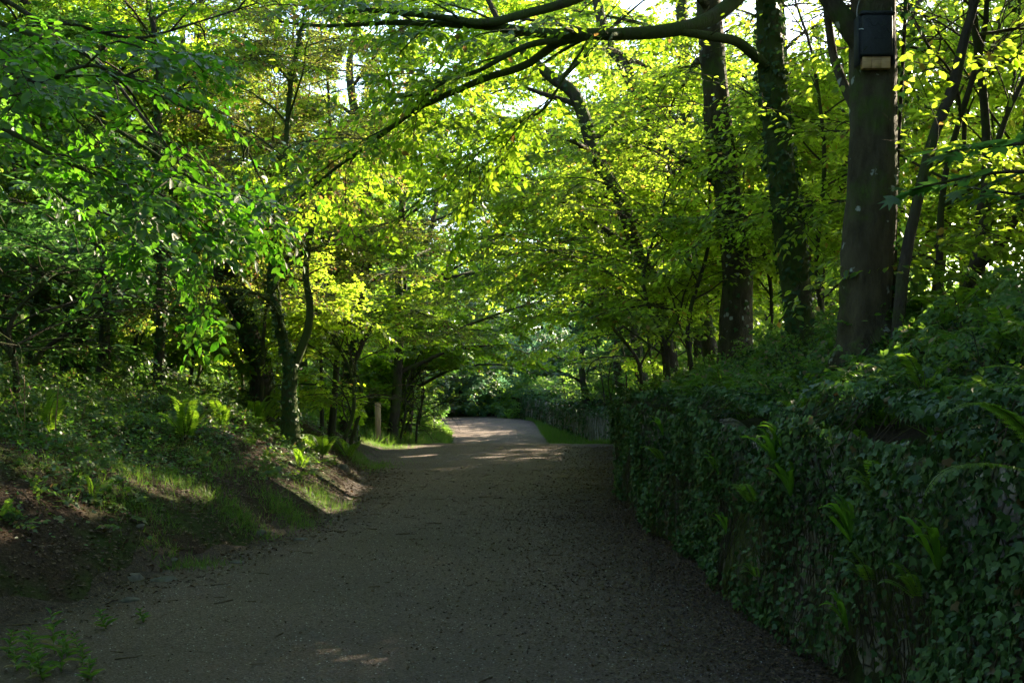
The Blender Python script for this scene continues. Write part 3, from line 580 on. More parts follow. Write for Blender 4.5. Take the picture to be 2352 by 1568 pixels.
for i, (nm, lb, px, d, h, ln, mt) in enumerate(LS):
    fine = mt is FINE
    px_tree(nm, lb, px, d, 160 + i, h, mt, .055 if fine else (.09 if d < 25 else .12), 12 if h < 6 else 15, .3 if not fine else (3.2 if i == 9 else 1.6), (1.6 if h < 4.5 else 2.4), .045, ln, up=(.1, 1.0), sub=7, group='bushes on the left bank', step=.18 if fine else .26, spray=.5)

# near tree at left: big leaves on long boughs entering from the left edge
NB = lambda *a: dict(pts=a, r0=.022, r1=.005, sub=9, subL=.75, t0=.12, spray=.42, own=1)
tree('hazel_tree', 'near broad-leaved tree whose long leafy boughs sweep in from the upper left edge', 'tree',
    [(-900, 1000, .16), (-880, 500, .14), (-850, 0, .13), (-830, -500, .12)], 7, 40, BARK_D, leafmat('broad_leaf', [(.026, .07, .008), (.055, .11, .014)], [(.1, .38, .01), (.2, .44, .025)], .42, .5), .066, 7, 4.6, 3.2, top=9, tmpl=LEAF, spray=.46,
    extra=[NB((-860, -50, 7), (-400, 60, 7), (0, 182, 6.9), (122, 216, 6.8), (310, 324, 6.7), (439, 410, 6.6), (530, 470, 6.6)),
           NB((-860, 60, 7), (-300, 180, 6.5), (0, 292, 6.4), (126, 360, 6.3), (274, 421, 6.3), (380, 450, 6.3)),
           NB((-860, 160, 7), (-300, 240, 7.4), (0, 335, 7.2), (144, 454, 7.1), (266, 500, 7.1), (330, 560, 7)),
           NB((-850, -250, 7), (-200, -20, 7.4), (100, 90, 7.3), (216, 133, 7.2), (324, 266, 7.1), (450, 425, 7), (500, 540, 7)),
           NB((-850, -350, 7), (-100, -60, 7.8), (252, 162, 7.6), (396, 234, 7.5), (540, 299, 7.4), (560, 380, 7.4)),
           NB((-840, -400, 7), (-200, 40, 8), (0, 68, 8), (137, 52, 8), (300, 88, 8.2), (425, 60, 8.3), (590, 8, 8.5)),
           NB((-860, -100, 7), (-300, 40, 6.2), (-40, 130, 6), (80, 190, 5.9), (200, 150, 5.9), (330, 190, 5.9))], near_ok=True)
# near tree out of frame right, dark lobed leaves reach in
def palm_tree():
    rng = np.random.default_rng(77)
    x, y = 3.9, 4.2; base = (x, y, float(height(x, y)))
    o = thing('sycamore_sapling', 'near sycamore sapling reaching dark lobed leaves in from the right edge', 'sapling', base)
    wd = Geo(); st = catmull([[x, y, base[2] - .1], [x + .05, y, 3], [x, y + .1, 4.6], [x - .1, y + .2, 6.5]], 20); tube(wd, st, np.linspace(.06, .02, 20), 10)
    lv = Geo(); Pp = []; Dd = []; Nn = []
    for px_pts in ([(2700, 420, 4.2), (2450, 400, 4.4), (2300, 395, 4.5), (2160, 420, 4.6), (2080, 440, 4.7)], [(2700, 350, 4.2), (2420, 330, 4.3), (2280, 335, 4.4), (2170, 350, 4.5)],
                   [(2700, 420, 4.2), (2430, 450, 4.4), (2290, 440, 4.6), (2200, 425, 4.8)], [(2700, 300, 4.4), (2480, 260, 4.6), (2380, 290, 4.8)]):
        b = catmull([P(*q) for q in px_pts], 14); tube(wd, b, np.linspace(.012, .003, 14), 5)
        for q in np.linspace(.25, 1, 16):
            c, d = along(b, min(q, .999)); s = rng.choice([-1, 1]); e = unit(d * .6 + np.array([0, rng.uniform(-1, 1), rng.uniform(-.4, .1)]) * .9)
            Pp.append(c + e * .05); Dd.append(e + [rng.uniform(-.5, .1), 0, -.15]); Nn.append(np.array([0, 0, 1]) + rng.normal(0, .25, 3))
    v, f = instance(PALM[0], PALM[1], np.array(Pp), np.array(Dd), np.array(Nn), .1 * rng.uniform(.7, 1.2, len(Pp))); lv.add(v, f)
    wd.build('trunk', BARK_D, o, smooth=True); lv.build('leaves', COOL, o)
palm_tree()
# canopy trees beside and behind the viewer (they shade the near path; some of their twigs show at the top)
tree('beech_tree', 'near tree at the left whose high crown shades the foreground, twigs along the top edge', 'tree',
    [(-1100, 1100, .22), (-1080, 300, .2), (-1060, -600, .18)], 8.5, 50, BARK_D, BEECH, .11, 18, 5.0, 5.0, top=13, tmpl=LEAFFAR, azb=(-.1, 1.6), subL=1.8)
# the wood beyond and around, plus trees added only for shade: one mass
def wood_mass():
    global MIND
    MIND = 19
    rng = np.random.default_rng(9); g = Geo()
    spots = []
    for x, y, h in ((13.5, 25, 16), (15.8, 30, 16), (12, 30, 15), (9.5, 33, 11), (11.5, 38, 12), (8.5, 41, 11), (6.5, 40, 11), (10, 45, 12), (13, 52, 13), (9, 56, 12)): spots.append((x, y, h, 2))  # dense high crowns, added to keep direct sun off the path
    for x, y in ((6.3, 10.5), (6, 6.5), (7.6, 12)): spots.append((x, y, 13, 3))  # unseen dense trees at the right, added to stop sun streaks
    for _ in range(26): spots.append((rng.uniform(-24, -9), rng.uniform(-8, 75), rng.uniform(9, 14), 1))
    for _ in range(6): spots.append((rng.uniform(9, 17), rng.uniform(34, 75), rng.uniform(6, 9), 1))
    for x, y in ((5.5, 8), (7.5, 12), (8.5, 5), (6.5, 1), (12, 3), (7, 9.5)): spots.append((x, y, rng.uniform(9, 12), 1))  # more out-of-frame trees added to shade the near path
    for x, y, h in ((-9.5, 60, 16), (9, 62, 16), (-3, 118, 30), (5, 116, 28), (-9, 116, 28), (11, 114, 26), (-16, 112, 25), (0, 124, 32)): spots.append((x, y, h, 0))
    for a in np.arange(20, 200, 7): spots.append((52 * math.cos(R(a + 70)) - 4, 52 * math.sin(R(a + 70)) + 38, rng.uniform(11, 15), 0))
    for x, y in ((-6, -4), (4.5, -3), (0, -9), (-5, -14), (6, -12), (-9, 2), (7.5, 3), (-1, -18), (11, -5)): spots.append((x, y, rng.uniform(9, 13), 1))  # unseen trees around and behind the viewer, added to darken the foreground
    for x, y, h in ((-16, 90, 10), (-11, 102, 13), (-4, 106, 15), (3, 104, 15), (11, 90, 14), (-18, 92, 16), (-22, 84, 15), (8.5, 68, 9), (-9.5, 72, 10), (-10, 80, 8), (12, 100, 17), (-27, 98, 17), (-7, 110, 21), (1, 108, 21), (7, 106, 20), (-14, 108, 20)): spots.append((x, y, h, 0))
    for i, (x, y, h, side) in enumerate(spots):
        
        z = float(height(x, y)); far = y > 60
        st = catmull([[x, y, z - .2], [x + rng.normal(0, .3), y, z + h * .5], [x + rng.normal(0, .6), y, z + h]], 10); tube(g, st, np.linspace(.2, .03, 10), 6, 1)
        n = 420 if not far else 520
        if side >= 2: n = 660
        if abs(x) > 25 or y > 100: n = 300
        if h > 20: n = 900
        t = rng.random(n) ** .8; zz = z + h * ((.06 if side < 3 else .2) + .98 * t * (1 if side < 3 else .9)) if (far or side) else z + h * (.3 + .7 * t)
        if side == 2: zz = z + h * (.55 + .47 * rng.random(n))
        if y < 5: t = rng.random(n); zz = z + h * (.12 + .88 * t)
        rad = (2.2 + h * .2) * np.sqrt(np.clip(1.02 - (np.abs(t - .45) / .6) ** 2, .05, 1)) * rng.random(n) ** .5
        az = rng.uniform(0, 6.28, n); lump = 1 + .25 * np.sin(az * 3 + zz)
        sp = np.stack([x + np.cos(az) * rad * lump, y + np.sin(az) * rad * lump, zz], 1)
        sd = np.stack([np.cos(az), np.sin(az), rng.uniform(-.5, .2, n)], 1); su = np.array([0, 0, 1]) + rng.normal(0, .3, (n, 3))
        add_sprays(g, sp, sd, su, rng.uniform(.9, 1.5, n) * (1.25 if far else 1), .26 if far else .18, LEAFFAR, rng, twigs=False)
    # scrub filling the wood floor, well away from the path
    for (xa, xb, ya, yb, hh, n, lf) in ((-26, -8.5, 22, 78, 3.6, 5200, .17), (9, 24, 20, 78, 3.4, 3400, .17), (-24, -7, -6, 22, 2.2, 500, .12), (-30, 14, 101, 112, 6, 5000, .24), (3.2, 9, 42, 84, 2.4, 1500, .15), (-1, 5, 74, 92, 2.0, 900, .16), (-9.5, -3.6, 37, 84, 3.2, 2600, .15), (-8, -5.2, 52, 82, 2.2, 500, .17)):
        x = rng.uniform(xa, xb, n); y = rng.uniform(ya, yb, n); k_ = (x < xl(y) - np.where(y > 34, .8, 2)) | (x > xw(y) + .6) | (y > 84); x, y = x[k_], y[k_]; n = len(x)
        lump = .35 + .65 * np.abs(np.sin(x * .9 + np.sin(y * .7)) * np.cos(y * .5)); z = height(x, y) + hh * lump * rng.random(n) ** .8
        add_sprays(g, np.stack([x, y, z], 1), rng.normal(0, 1, (n, 3)) * [1, 1, .35], np.array([0, 0, 1]) + rng.normal(0, .3, (n, 3)), rng.uniform(.7, 1.2, n), lf, LEAFFAR, rng, twigs=False)
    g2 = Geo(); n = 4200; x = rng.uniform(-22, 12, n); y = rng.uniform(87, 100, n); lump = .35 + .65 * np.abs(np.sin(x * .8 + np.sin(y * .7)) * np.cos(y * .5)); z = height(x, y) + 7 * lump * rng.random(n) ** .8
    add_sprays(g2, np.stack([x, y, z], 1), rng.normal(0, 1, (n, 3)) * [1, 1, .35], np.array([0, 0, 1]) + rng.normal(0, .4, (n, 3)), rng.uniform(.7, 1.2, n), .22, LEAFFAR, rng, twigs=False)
    tagit(g2.build('far_thicket', [leafmat('skylit_thicket_leaf', [(.05, .11, .07), (.09, .16, .09)], [(.1, .26, .14), (.18, .36, .17)], .5, .5)]), 'thicket where the path turns out of sight, leaves coloured pale bluish as if sky-lit', kind='stuff')  # sky light put into the leaf colour: paler and bluer than the wood
    tagit(g.build('woodland', [COOL if False else leafmat('wood_leaf', [(.02, .06, .018), (.04, .1, .028)], [(.15, .36, .04), (.36, .52, .06)], .45, .55), BARK_D]), kind='stuff')
    bpy.data.objects['woodland']['label'] = 'mass of trees closing off the far end of the path, plus crowns added to shade it'
    MIND = 5
wood_mass()
print('trees', time.time() - T0)

# ------------------------------------------------------------------ stone wall under the ivy
wy = np.r_[np.arange(-2, 26, .2), np.linspace(26.5, 84, 150)]
prof = [(0, -.15), (.02, .15), (.03, .45), (.05, .8), (.07, .92), (.1, .96), (.14, .95), (.2, .88)]
rng = np.random.default_rng(3)
V = []
for s, h in prof:
    jitter = rng.normal(0, .018, len(wy))
    V.append(np.stack([xw(wy) + s + jitter, wy, gz(wy) + h * wall_h(wy) + (rng.normal(0, .02, len(wy)) if h > .9 else 0)], 1))
V = np.stack(V, 1).reshape(-1, 3); m = len(prof)
i = (np.arange(len(wy) - 1)[:, None] * m + np.arange(m - 1)[None]).ravel()
wallo = thing('stone_wall', 'old rubble retaining wall under ivy along the right side of the path', 'wall', (2, 6, 0))
mesh('masonry', V, [np.stack([i, i + m, i + m + 1, i + 1], 1)], STONEW, wallo, smooth=False)
def wall_surface(u_, y):
    """u 0..1 up the face, 1..2 over the sloping top; returns point and outward normal"""
    face = u_ < 1; x0 = xw(y)
    s = np.where(face, .03 * u_, .03 + (u_ - 1) * 1.9); x = x0 + s
    z = np.where(face, gz(y) + u_ * wall_h(y), height(x, y)); z = np.where(~face & (s < .2), np.maximum(gz(y) + wall_h(y), height(x0 + .2, y)), z)
    n = np.where(face[:, None], np.array([[-1., 0, .25]]), np.array([[-.45, 0, 1.]]))
    bulge = .06 + .08 * np.sin(y * 2.3 + u_ * 3) * np.sin(u_ * 5 + y * .8) + .12 * np.clip(1 - np.abs(u_ - 1) * 2.2, 0, 1)
    return np.stack([x, y, z], 1) + unit(n) * np.maximum(bulge, .01)[:, None], unit(n)
g = Geo()
for (ya, yb, dens, lf) in ((1.5, 6, 2100, .042), (6, 12, 1500, .045), (12, 20, 700, .058), (20, 34, 300, .08), (34, 84, 120, .13)):
    n = int((yb - ya) * 3 * dens); y = rng.uniform(ya, yb, n); u_ = rng.uniform(0, 2, n)
    p, nn = wall_surface(u_, y)
    patch = np.sin(y * 1.9 + u_ * 2.1) + np.sin(y * .7 - u_ * 4 + 1) + .8 * np.sin(y * 4.1 + u_ * 3)
    pr = np.where(u_ < .55, np.clip(.45 + .35 * patch, .06, 1), np.clip(.9 + .2 * patch, .7, 1))
    pr = np.where((y > 42) & (y < 58) & (u_ < .92), .08, pr); pr = np.where((u_ > 1.75), pr * .5, pr); pr = np.where((u_ > .8) & (u_ < 1.3), 1, pr)
    k = rng.random(n) < pr; p, nn, u2 = p[k], nn[k], u_[k]
    m_ = len(p); p = p + nn * rng.uniform(0, .07, m_)[:, None]
    d = np.stack([-.35 * np.ones(m_), np.zeros(m_), np.where(u2 < 1.1, -1., -.2)], 1) + rng.normal(0, .5, (m_, 3))
    v, f = instance(IVY[0], IVY[1], p, d, nn + rng.normal(0, .38, (m_, 3)) + [0, 0, .25], lf * rng.uniform(.5, 1.25, m_)); g.add(v, f)
    # stems
for k in range(420):
    y0 = rng.uniform(2, 18); uu = np.linspace(rng.uniform(0, .3), rng.uniform(.5, 1.2), 9); yy = y0 + np.cumsum(rng.normal(0, .05, 9)); p, nn = wall_surface(uu, yy); tube(g, p + nn * .01, .004, 3, 1)
tagit(g.build('ivy_cover', [IVYM, TWIG]), 'glossy ivy sheet hanging over the right-hand wall', kind='stuff')
# moss hanging on the bare lower face
g = Geo(); n = 26000; y = rng.uniform(2.5, 22, n) ** 1; u_ = rng.uniform(0, .95, n)
patch = np.sin(y * 1.9 + u_ * 2.1) + np.sin(y * .7 - u_ * 4 + 1) + .8 * np.sin(y * 4.1 + u_ * 3); k = (patch < .3); y, u_ = y[k], u_[k]
p, nn = wall_surface(u_, y); p = p - nn * .06
v, f = instance(BLADE[0] * np.array([3.5, 1, 1]), BLADE[1], p, np.array([-.25, 0, -1]) + rng.normal(0, .25, (len(p), 3)), nn, rng.uniform(.04, .12, len(p))); g.add(v, f)
tagit(g.build('wall_moss', [MOSSM]), 'brown-green moss hanging on the lower wall face', kind='stuff')

# ------------------------------------------------------------------ ground cover
def scatter(n, y0, y1, side, tmin, tmax, rng, powr=1.):
    y = y0 + (y1 - y0) * rng.random(n) ** powr; t = tmin + (tmax - tmin) * rng.random(n)
    x = xl(y) - t if side < 0 else xw(y) + t
    return np.stack([x, y, height(x, y)], 1), t
def cover_mask(p, lo, rng, sc_=1.):
    q = wob(p[:, 0] * sc_ * .9 + 3, p[:, 1] * sc_ * .9) ; return rng.random(len(p)) < np.clip(.5 + .6 * q + lo, .03, 1)
# low herbs and creeping ivy on the left bank
g = Geo()
for (a, b, n, lf) in ((4, 10, 42000, .04), (10, 16, 52000, .05), (16, 26, 44000, .06), (26, 46, 26000, .1)):
    p, t = scatter(n, a, b, -1, .1, 7 if b < 20 else 9, rng)
    k = cover_mask(p, -.1, rng) | (rng.random(len(p)) < np.clip((t - 1.3) * .3, 0, .65)); k &= (rng.random(len(p)) < np.clip((t - .45) * .55 + .02, .02, 1)); p, t = p[k], t[k]
    hgt = rng.random(len(p)) ** 2 * np.clip(.05 + t * .09, 0, .45); p[:, 2] += .01 + hgt
    d = rng.normal(0, 1, (len(p), 3)) * [1, 1, .25]; nn = np.array([.25, -.2, 1]) + rng.normal(0, .35, (len(p), 3))
    v, f = instance(*(LEAF if b < 12 else LEAFFAR), p, d, nn, lf * rng.uniform(.5, 1.4, len(p))); g.add(v, f)
tagit(g.build('undergrowth', [leafmat('herb_leaf', [(.015, .06, .014), (.045, .11, .02)], [(.08, .24, .02), (.2, .4, .03)], .42, .4, (.04, (.1, .07, .03)))]), 'low green herbs and brambles covering the left bank', kind='stuff')
# bramble stems higher up
g = Geo(); n = 1500; p, t = scatter(n, 8, 34, -1, 2.6, 11, rng)
S = []
for q in p:
    d = np.array([rng.uniform(-.4, .9), rng.uniform(-.8, .4), rng.uniform(.6, 1.4)]); b = walk(q, d, rng.uniform(.5, 1.2), 5, .9, .12, rng); tube(g, b, np.linspace(.004, .002, 6), 3, 1)
    for tt in (.35, .65, .95):
        c, e = along(b, tt); S.append((c, e * [1, 1, .3] + rng.normal(0, .4, 3), np.array([.2, -.2, 1.]) + rng.normal(0, .2, 3), rng.uniform(.2, .34)))
p, t = scatter(2600, 5.5, 22, -1, .5, 6, rng); k = cover_mask(p, -.05, rng) | (t > 2)
for q in p[k]:
    d = rng.normal(0, 1, 3) * [1, 1, .1] + [0, 0, .5]; S.append((q + [0, 0, .01], d, np.array([.25, -.2, 1.]) + rng.normal(0, .2, 3), rng.uniform(.14, .26)))
add_sprays(g, *flush(S), .05, LEAFFAR, rng, near_ok=True, twigs=False)
tagit(g.build('bramble_thicket', [leafmat('bramble_leaf', [(.02, .06, .016), (.05, .1, .025)], [(.1, .24, .02), (.24, .38, .04)], .45, .45, (.05, (.14, .08, .03))), TWIG]), 'tangled brambles on the upper left bank', kind='stuff')
# plants on top of the right bank
g = Geo(); p, t = scatter(2600, 4.5, 34, 1, .35, 5, rng, 1.4); S = []
for q in p:
    hh = rng.uniform(.15, .42); b = walk(q, (rng.uniform(-.5, .3), rng.uniform(-.4, .4), 1.2), hh, 4, .35, .12, rng); tube(g, b, np.linspace(.004, .002, 5), 3, 1)
    for tt in (.5, .95):
        c, e = along(b, tt); S.append((c, e * [1, 1, .2] + rng.normal(0, .5, 3), np.array([-.2, -.2, 1.]) + rng.normal(0, .2, 3), rng.uniform(.15, .28)))
add_sprays(g, *flush(S), .05, LEAF, rng, near_ok=True, twigs=False)
tagit(g.build('bank_herbs', [GRASSM, TWIG]), 'feathery green herbs along the top of the right bank', kind='stuff')
# grass: verges, tufts on the left edge, wall top
g = Geo()
def grass(p, hmin, hmax, lean=(0, 0)):
    n = len(p); d = np.array([lean[0], lean[1], 1.]) + rng.normal(0, .42, (n, 3)); nn = rng.normal(0, 1, (n, 3)) * [1, 1, .1]
    v, f = instance(BLADE[0] * np.array([1.3, 1, 1]), BLADE[1], p, d, nn, rng.uniform(hmin, hmax, n)); g.add(v, f)
for c, rx, ry, n in ((P(660, 1205, 13.6), .3, .4, 1300), (P(560, 1240, 12.4), .3, .3, 900), (P(750, 1140, 15.6), .3, .6, 1000), (P(420, 1300, 10.5), .35, .25, 500), (P(430, 1070, 12.6), .5, .4, 900), (P(880, 1025, 33), .7, 1.2, 1800), (P(250, 1010, 12), .6, .5, 900), (P(830, 1010, 24), .5, 1.5, 2500), (P(200, 1060, 11), .5, .5, 600), (P(500, 1090, 14), .5, .6, 900), (P(330, 1180, 11), .25, .25, 350)):
    x = c[0] + rng.normal(0, rx * .6, n); y = c[1] + rng.normal(0, ry * .6, n); grass(np.stack([x, y, height(x, y)], 1), .04, .13)
y = rng.uniform(34, 80, 16000); x = xl(y) - rng.random(16000) ** 1.4 * 3 + .15; grass(np.stack([x, y, height(x, y)], 1), .15, .45)
y = rng.uniform(36, 80, 16000); x = xr(y) + (xw(y) - xr(y)) * rng.random(16000) - .1 + .2 * rng.random(16000); grass(np.stack([x, y, height(x, y)], 1), .1, .35)
p, t = scatter(9000, 3.5, 30, 1, .35, 2.6, rng, 1.2); grass(p, .08, .24, (-.5, 0))
p, t = scatter(5000, 8, 26, -1, 1.5, 6, rng, 1.2); k = cover_mask(p, -.5, rng); grass(p[k], .06, .16)
tagit(g.build('grass', [GRASSM]), 'short green grass on verges and banks', kind='stuff')
# fallen leaves
g = Geo()
def litter(p, size, tilt=.35):
    n = len(p); v, f = instance(LEAFFAR[0] * np.array([1, 1, 2.2]), LEAFFAR[1], p + [0, 0, .01], rng.normal(0, 1, (n, 3)) * [1, 1, .15], np.array([0, 0, 1]) + rng.normal(0, tilt, (n, 3)), size * rng.uniform(.4, 1.2, n)); g.add(v, f)
for (a, b, n, s) in ((4, 9, 14000, .04), (9, 14, 22000, .045), (14, 24, 18000, .055)):
    p, t = scatter(n, a, b, -1, -1.1, 4.5, rng); k = rng.random(len(p)) < np.where(t < 0, np.clip(1 + t * .95, 0, 1) ** 1.5 * .8, .9); litter(p[k], s)
for (a, b, n, s) in ((4, 9, 16000, .026), (9, 16, 16000, .032), (16, 34, 9000, .045)):
    y = rng.uniform(a, b, n); t = rng.exponential(.75, n); y = y[t < 3.5]; t = t[t < 3.5]; x = xw(y) - t - .02; litter(np.stack([x, y, height(x, y) + .006], 1), s)
y = 4 + 32 * rng.random(26000) ** 1.2; x = xl(y) + (xw(y) - xl(y)) * rng.random(26000); litter(np.stack([x, y, height(x, y) + .004], 1), .02, .25)
tagit(g.build('leaf_litter', [LITM]), 'brown fallen leaves on the bank foot and path margins', kind='stuff')
# loose gravel
OCT = (np.array([[1, 0, 0], [-.9, .1, 0], [0, .8, .1], [.1, -.85, 0], [0, 0, .6], [.1, 0, -.6]], float), np.array([[0, 2, 4], [2, 1, 4], [1, 3, 4], [3, 0, 4]]))
g = Geo(); n = 42000; y = 4.5 + 17 * rng.random(n) ** 1.4; x = xl(y) + (xw(y) - xl(y)) * rng.random(n)
p = np.stack([x, y, height(x, y) + .006], 1); v, f = instance(OCT[0], OCT[1], p, rng.normal(0, 1, (n, 3)) * [1, 1, .1], np.array([0, 0, 1]) + rng.normal(0, .2, (n, 3)), rng.uniform(.003, .009, n)); g.add(v, f)
def gravm():
    m, nt, N, L, b = newmat('gravel_chips'); gg = N.new('ShaderNodeNewGeometry')
    L.new(ramp(N, L, gg.outputs['Random Per Island'], [(0, (.03, .026, .022)), (.7, (.12, .11, .098)), (1, (.34, .32, .29))]), b.inputs['Base Color']); b.inputs['Roughness'].default_value = .8; return m
tagit(g.build('gravel', [gravm()]), 'loose pale gravel chips on the path', kind='stuff')

# ------------------------------------------------------------------ ferns, strap ferns, weeds, stones
def frond_mesh(name, seed, L=1., npin=22, w=.2, near=False, arch=1.0):
    r = np.random.default_rng(seed); g = Geo()
    t = np.linspace(0, 1, 14); rad = t * L
    pts = np.stack([np.zeros(14), L * (t - .18 * arch * t ** 3), L * .62 * np.sin(t * 2.3) * (1 - .15 * arch) * .8], 1)
    tube(g, pts, np.linspace(.006, .0015, 14) * (1.2 if L > .6 else .8), 4, 1)
    for i in range(npin):
        tt = .1 + .9 * i / npin; c, d = along(pts, min(tt, .999)); wl = w * L * math.sin(math.pi * min(1, .12 + tt * .86)) ** .7 * (1.05 - .5 * tt) + .01
        up_ = unit(np.cross(np.array([1, 0, 0]), d))
        for s in (-1, 1):
            dd = unit(np.array([s * 1., 0, 0]) + d * .35 + r.normal(0, .05, 3) + np.array([0, 0, -.12]))
            if near:
                m = 9
                for j in range(m):
                    q = c + dd * wl * (j + .3) / m; l2 = wl * .3 * (1 - j / m * .8)
                    for s2 in (-1, 1):
                        v, f = instance(LEAFFAR[0] * [1.0, 1, 1], LEAFFAR[1], q[None], (d * s2 * 1. + dd * .45)[None], up_[None], l2); g.add(v, f)
                v, f = instance(LEAFFAR[0] * [.12, 1, 1], LEAFFAR[1], c[None], dd[None], up_[None], wl); g.add(v, f)
            else:
                v, f = instance(LEAFFAR[0] * [.42, 1, 1], LEAFFAR[1], c[None], dd[None], up_[None], wl); g.add(v, f)
    o = g.build(name, [FERNM, TWIG]); me = o.data; bpy.data.objects.remove(o); return me
def strap_mesh(name, seed, L=.35, w=.045):
    r = np.random.default_rng(seed); n = 12; t = np.linspace(0, 1, n); ph = r.uniform(0, 6)
    y = L * (t - .12 * t ** 3); z = L * .8 * np.sin(t * r.uniform(1.7, 2.3)) * .7
    wd = w * (.25 + .75 * np.sin(np.clip(t * 1.15, 0, 1) * 3.1416 * .62 + .35)) * np.where(t > .85, (1 - t) / .15 * .9 + .1, 1) * .5
    V = []
    for s in (-1, 0, 1): V.append(np.stack([s * wd * (1 + .12 * np.sin(t * 30 + ph)), y, z + abs(s) * (.012 + .006 * np.sin(t * 28 + s + ph)) * (L / .35)], 1))
    V = np.stack(V, 1).reshape(-1, 3); i = (np.arange(n - 1)[:, None] * 3 + np.arange(2)[None]).ravel()
    o = mesh(name, V, [np.stack([i, i + 1, i + 4, i + 3], 1)], TONGUE, smooth=True); me = o.data; bpy.data.objects.remove(o); return me
FR = [frond_mesh('frond', i, 1, 26, .2, False, 1 + .2 * i) for i in range(2)]; FRN = frond_mesh('frond', 7, 1, 34, .17, True, .6)
ST = [strap_mesh('strap_leaf', i) for i in range(4)]
def rosette(name, label, cat, loc, group, meshes, part, n, size, rng, el=(.1, .6), face=None, spread=3.14):
    o = thing(name, label, cat, tuple(loc), group)
    for k in range(n):
        c = bpy.data.objects.new(part, meshes[int(rng.integers(len(meshes)))]); C.objects.link(c); c.parent = o
        az = (face if face is not None else 0) + (spread * (2 * (k + .5) / n - 1) + rng.normal(0, .2)); c.rotation_mode = 'XYZ'
        c.rotation_euler = (rng.uniform(*el), rng.normal(0, .15), az - math.pi / 2); s = size * rng.uniform(.7, 1.15); c.scale = (s, s, s)
    return o
def gp(px, d, dz=0):
    x = (px - 1176) / FPX * d; return np.array([x, d, float(height(x, d)) + dz])
r2 = np.random.default_rng(12)
for px, d, n, s, lb in ((425, 14.5, 9, .75, 'upright fern shining on the middle of the left bank'), (590, 21, 8, .8, 'fern in shade just left of the twin-stemmed tree'), (510, 17.5, 7, .6, 'smaller fern between the shining fern and the twin stems'),
                        (740, 19.5, 8, .6, 'yellow-lit fern on the hump right of the twin-stemmed tree'), (800, 22.5, 8, .6, 'fern at the right end of the sunlit hump'), (110, 12.5, 7, .6, 'dim fern near the left edge below the dark bush'),
                        (640, 25, 7, .8, 'fern behind the twin-stemmed tree'), (210, 10.6, 3, .32, 'single young frond rising from the sunlit grass'), (690, 16.6, 6, .4, 'small fern on the bank foot below the twin stems')):
    rosette('fern', lb, 'fern', gp(px, d), 'ferns on the left bank', FR, 'frond', n, s, r2, (.25, .8))
for px, d, n, s, lb in ((1600, 12.5, 8, .5, 'fern arching off the wall top near the strap fern clump'), (1500, 16.5, 7, .5, 'fern on the wall top at the far bend'), (1780, 8.5, 7, .38, 'fern nearest the path on the brow between strap ferns and bat box tree'), (2100, 9.5, 8, .45, 'fern growing right of the bat box tree foot'),
                        (2200, 8.8, 8, .5, 'fern under the forked tree'), (2300, 9.5, 8, .5, 'fern in the shade behind the forked tree foot'), (1540, 19, 8, .5, 'farthest fern on the right wall top'), (1700, 12, 8, .5, 'fern behind the second strap fern clump'), (1900, 8.2, 7, .42, 'fern spreading below the bat box tree'),
                        (2130, 7, 6, .4, 'fern among grass right of the bat box tree'), (1745, 10.5, 7, .4, 'fern beside the second strap fern clump'),
                        (2040, 6.2, 7, .42, 'fern on the mound under the thin slanting stem'), (2250, 5.4, 7, .42, 'fern on the mound behind the large near fern'), (1840, 9.6, 7, .4, 'fern at the left foot of the bat box tree'),
                        (1660, 14, 8, .5, 'fern below the straight beech'), (2330, 6.6, 8, .45, 'fern at the right edge above the ivy'), (1560, 14.5, 7, .45, 'fern left of the tall strap ferns'), (1960, 5.2, 6, .36, 'small fern on the brow of the ivy mound')):
    q = gp(px, d); q[0] = max(q[0], xw(d) + .5); q[2] = height(q[0], q[1]); rosette('fern', lb, 'fern', q, 'ferns on the right bank', FR, 'frond', n, s, r2, (0, .6))
# the big near fern at the right edge, fronds arching left and down
o = thing('fern', 'large near fern arching bright fronds in from the right edge', 'fern', tuple(P(2470, 1110, 3.6)), 'ferns on the right bank')
for az, el, s, dx in ((2.75, .75, .62, 0), (3.3, .1, .5, -.02), (2.3, .4, .55, .05), (3.9, .2, .45, 0), (3.05, -.5, .5, 0)):
    c = bpy.data.objects.new('frond', FRN); C.objects.link(c); c.parent = o; c.location = (dx, 0, 0); c.rotation_euler = (el, 0, az - math.pi / 2); c.scale = (s, s, s)
def on_wall(px, py):
    """point of the wall face seen at this place"""
    best = None
    for y in np.linspace(3, 30, 900):
        x = float(xw(y)) + .02; q = 1176 + x / y * FPX
        if best is None or abs(q - px) < best[0]: best = (abs(q - px), x, y)
    _, x, y = best; z = CZ + (HOR - py) / FPX * y
    if z > 1.15:
        for s in np.linspace(0, 3, 300):
            yy = y * (1 + s / x) if False else (xw(y) + s) * FPX / (px - 1176); xx = (px - 1176) / FPX * yy
            if CZ + (HOR - py) / FPX * yy <= height(xx, yy) + .02 and xx > xw(yy): return np.array([xx, yy, float(height(xx, yy))])
    return np.array([x - .17, y, max(z, .08)])
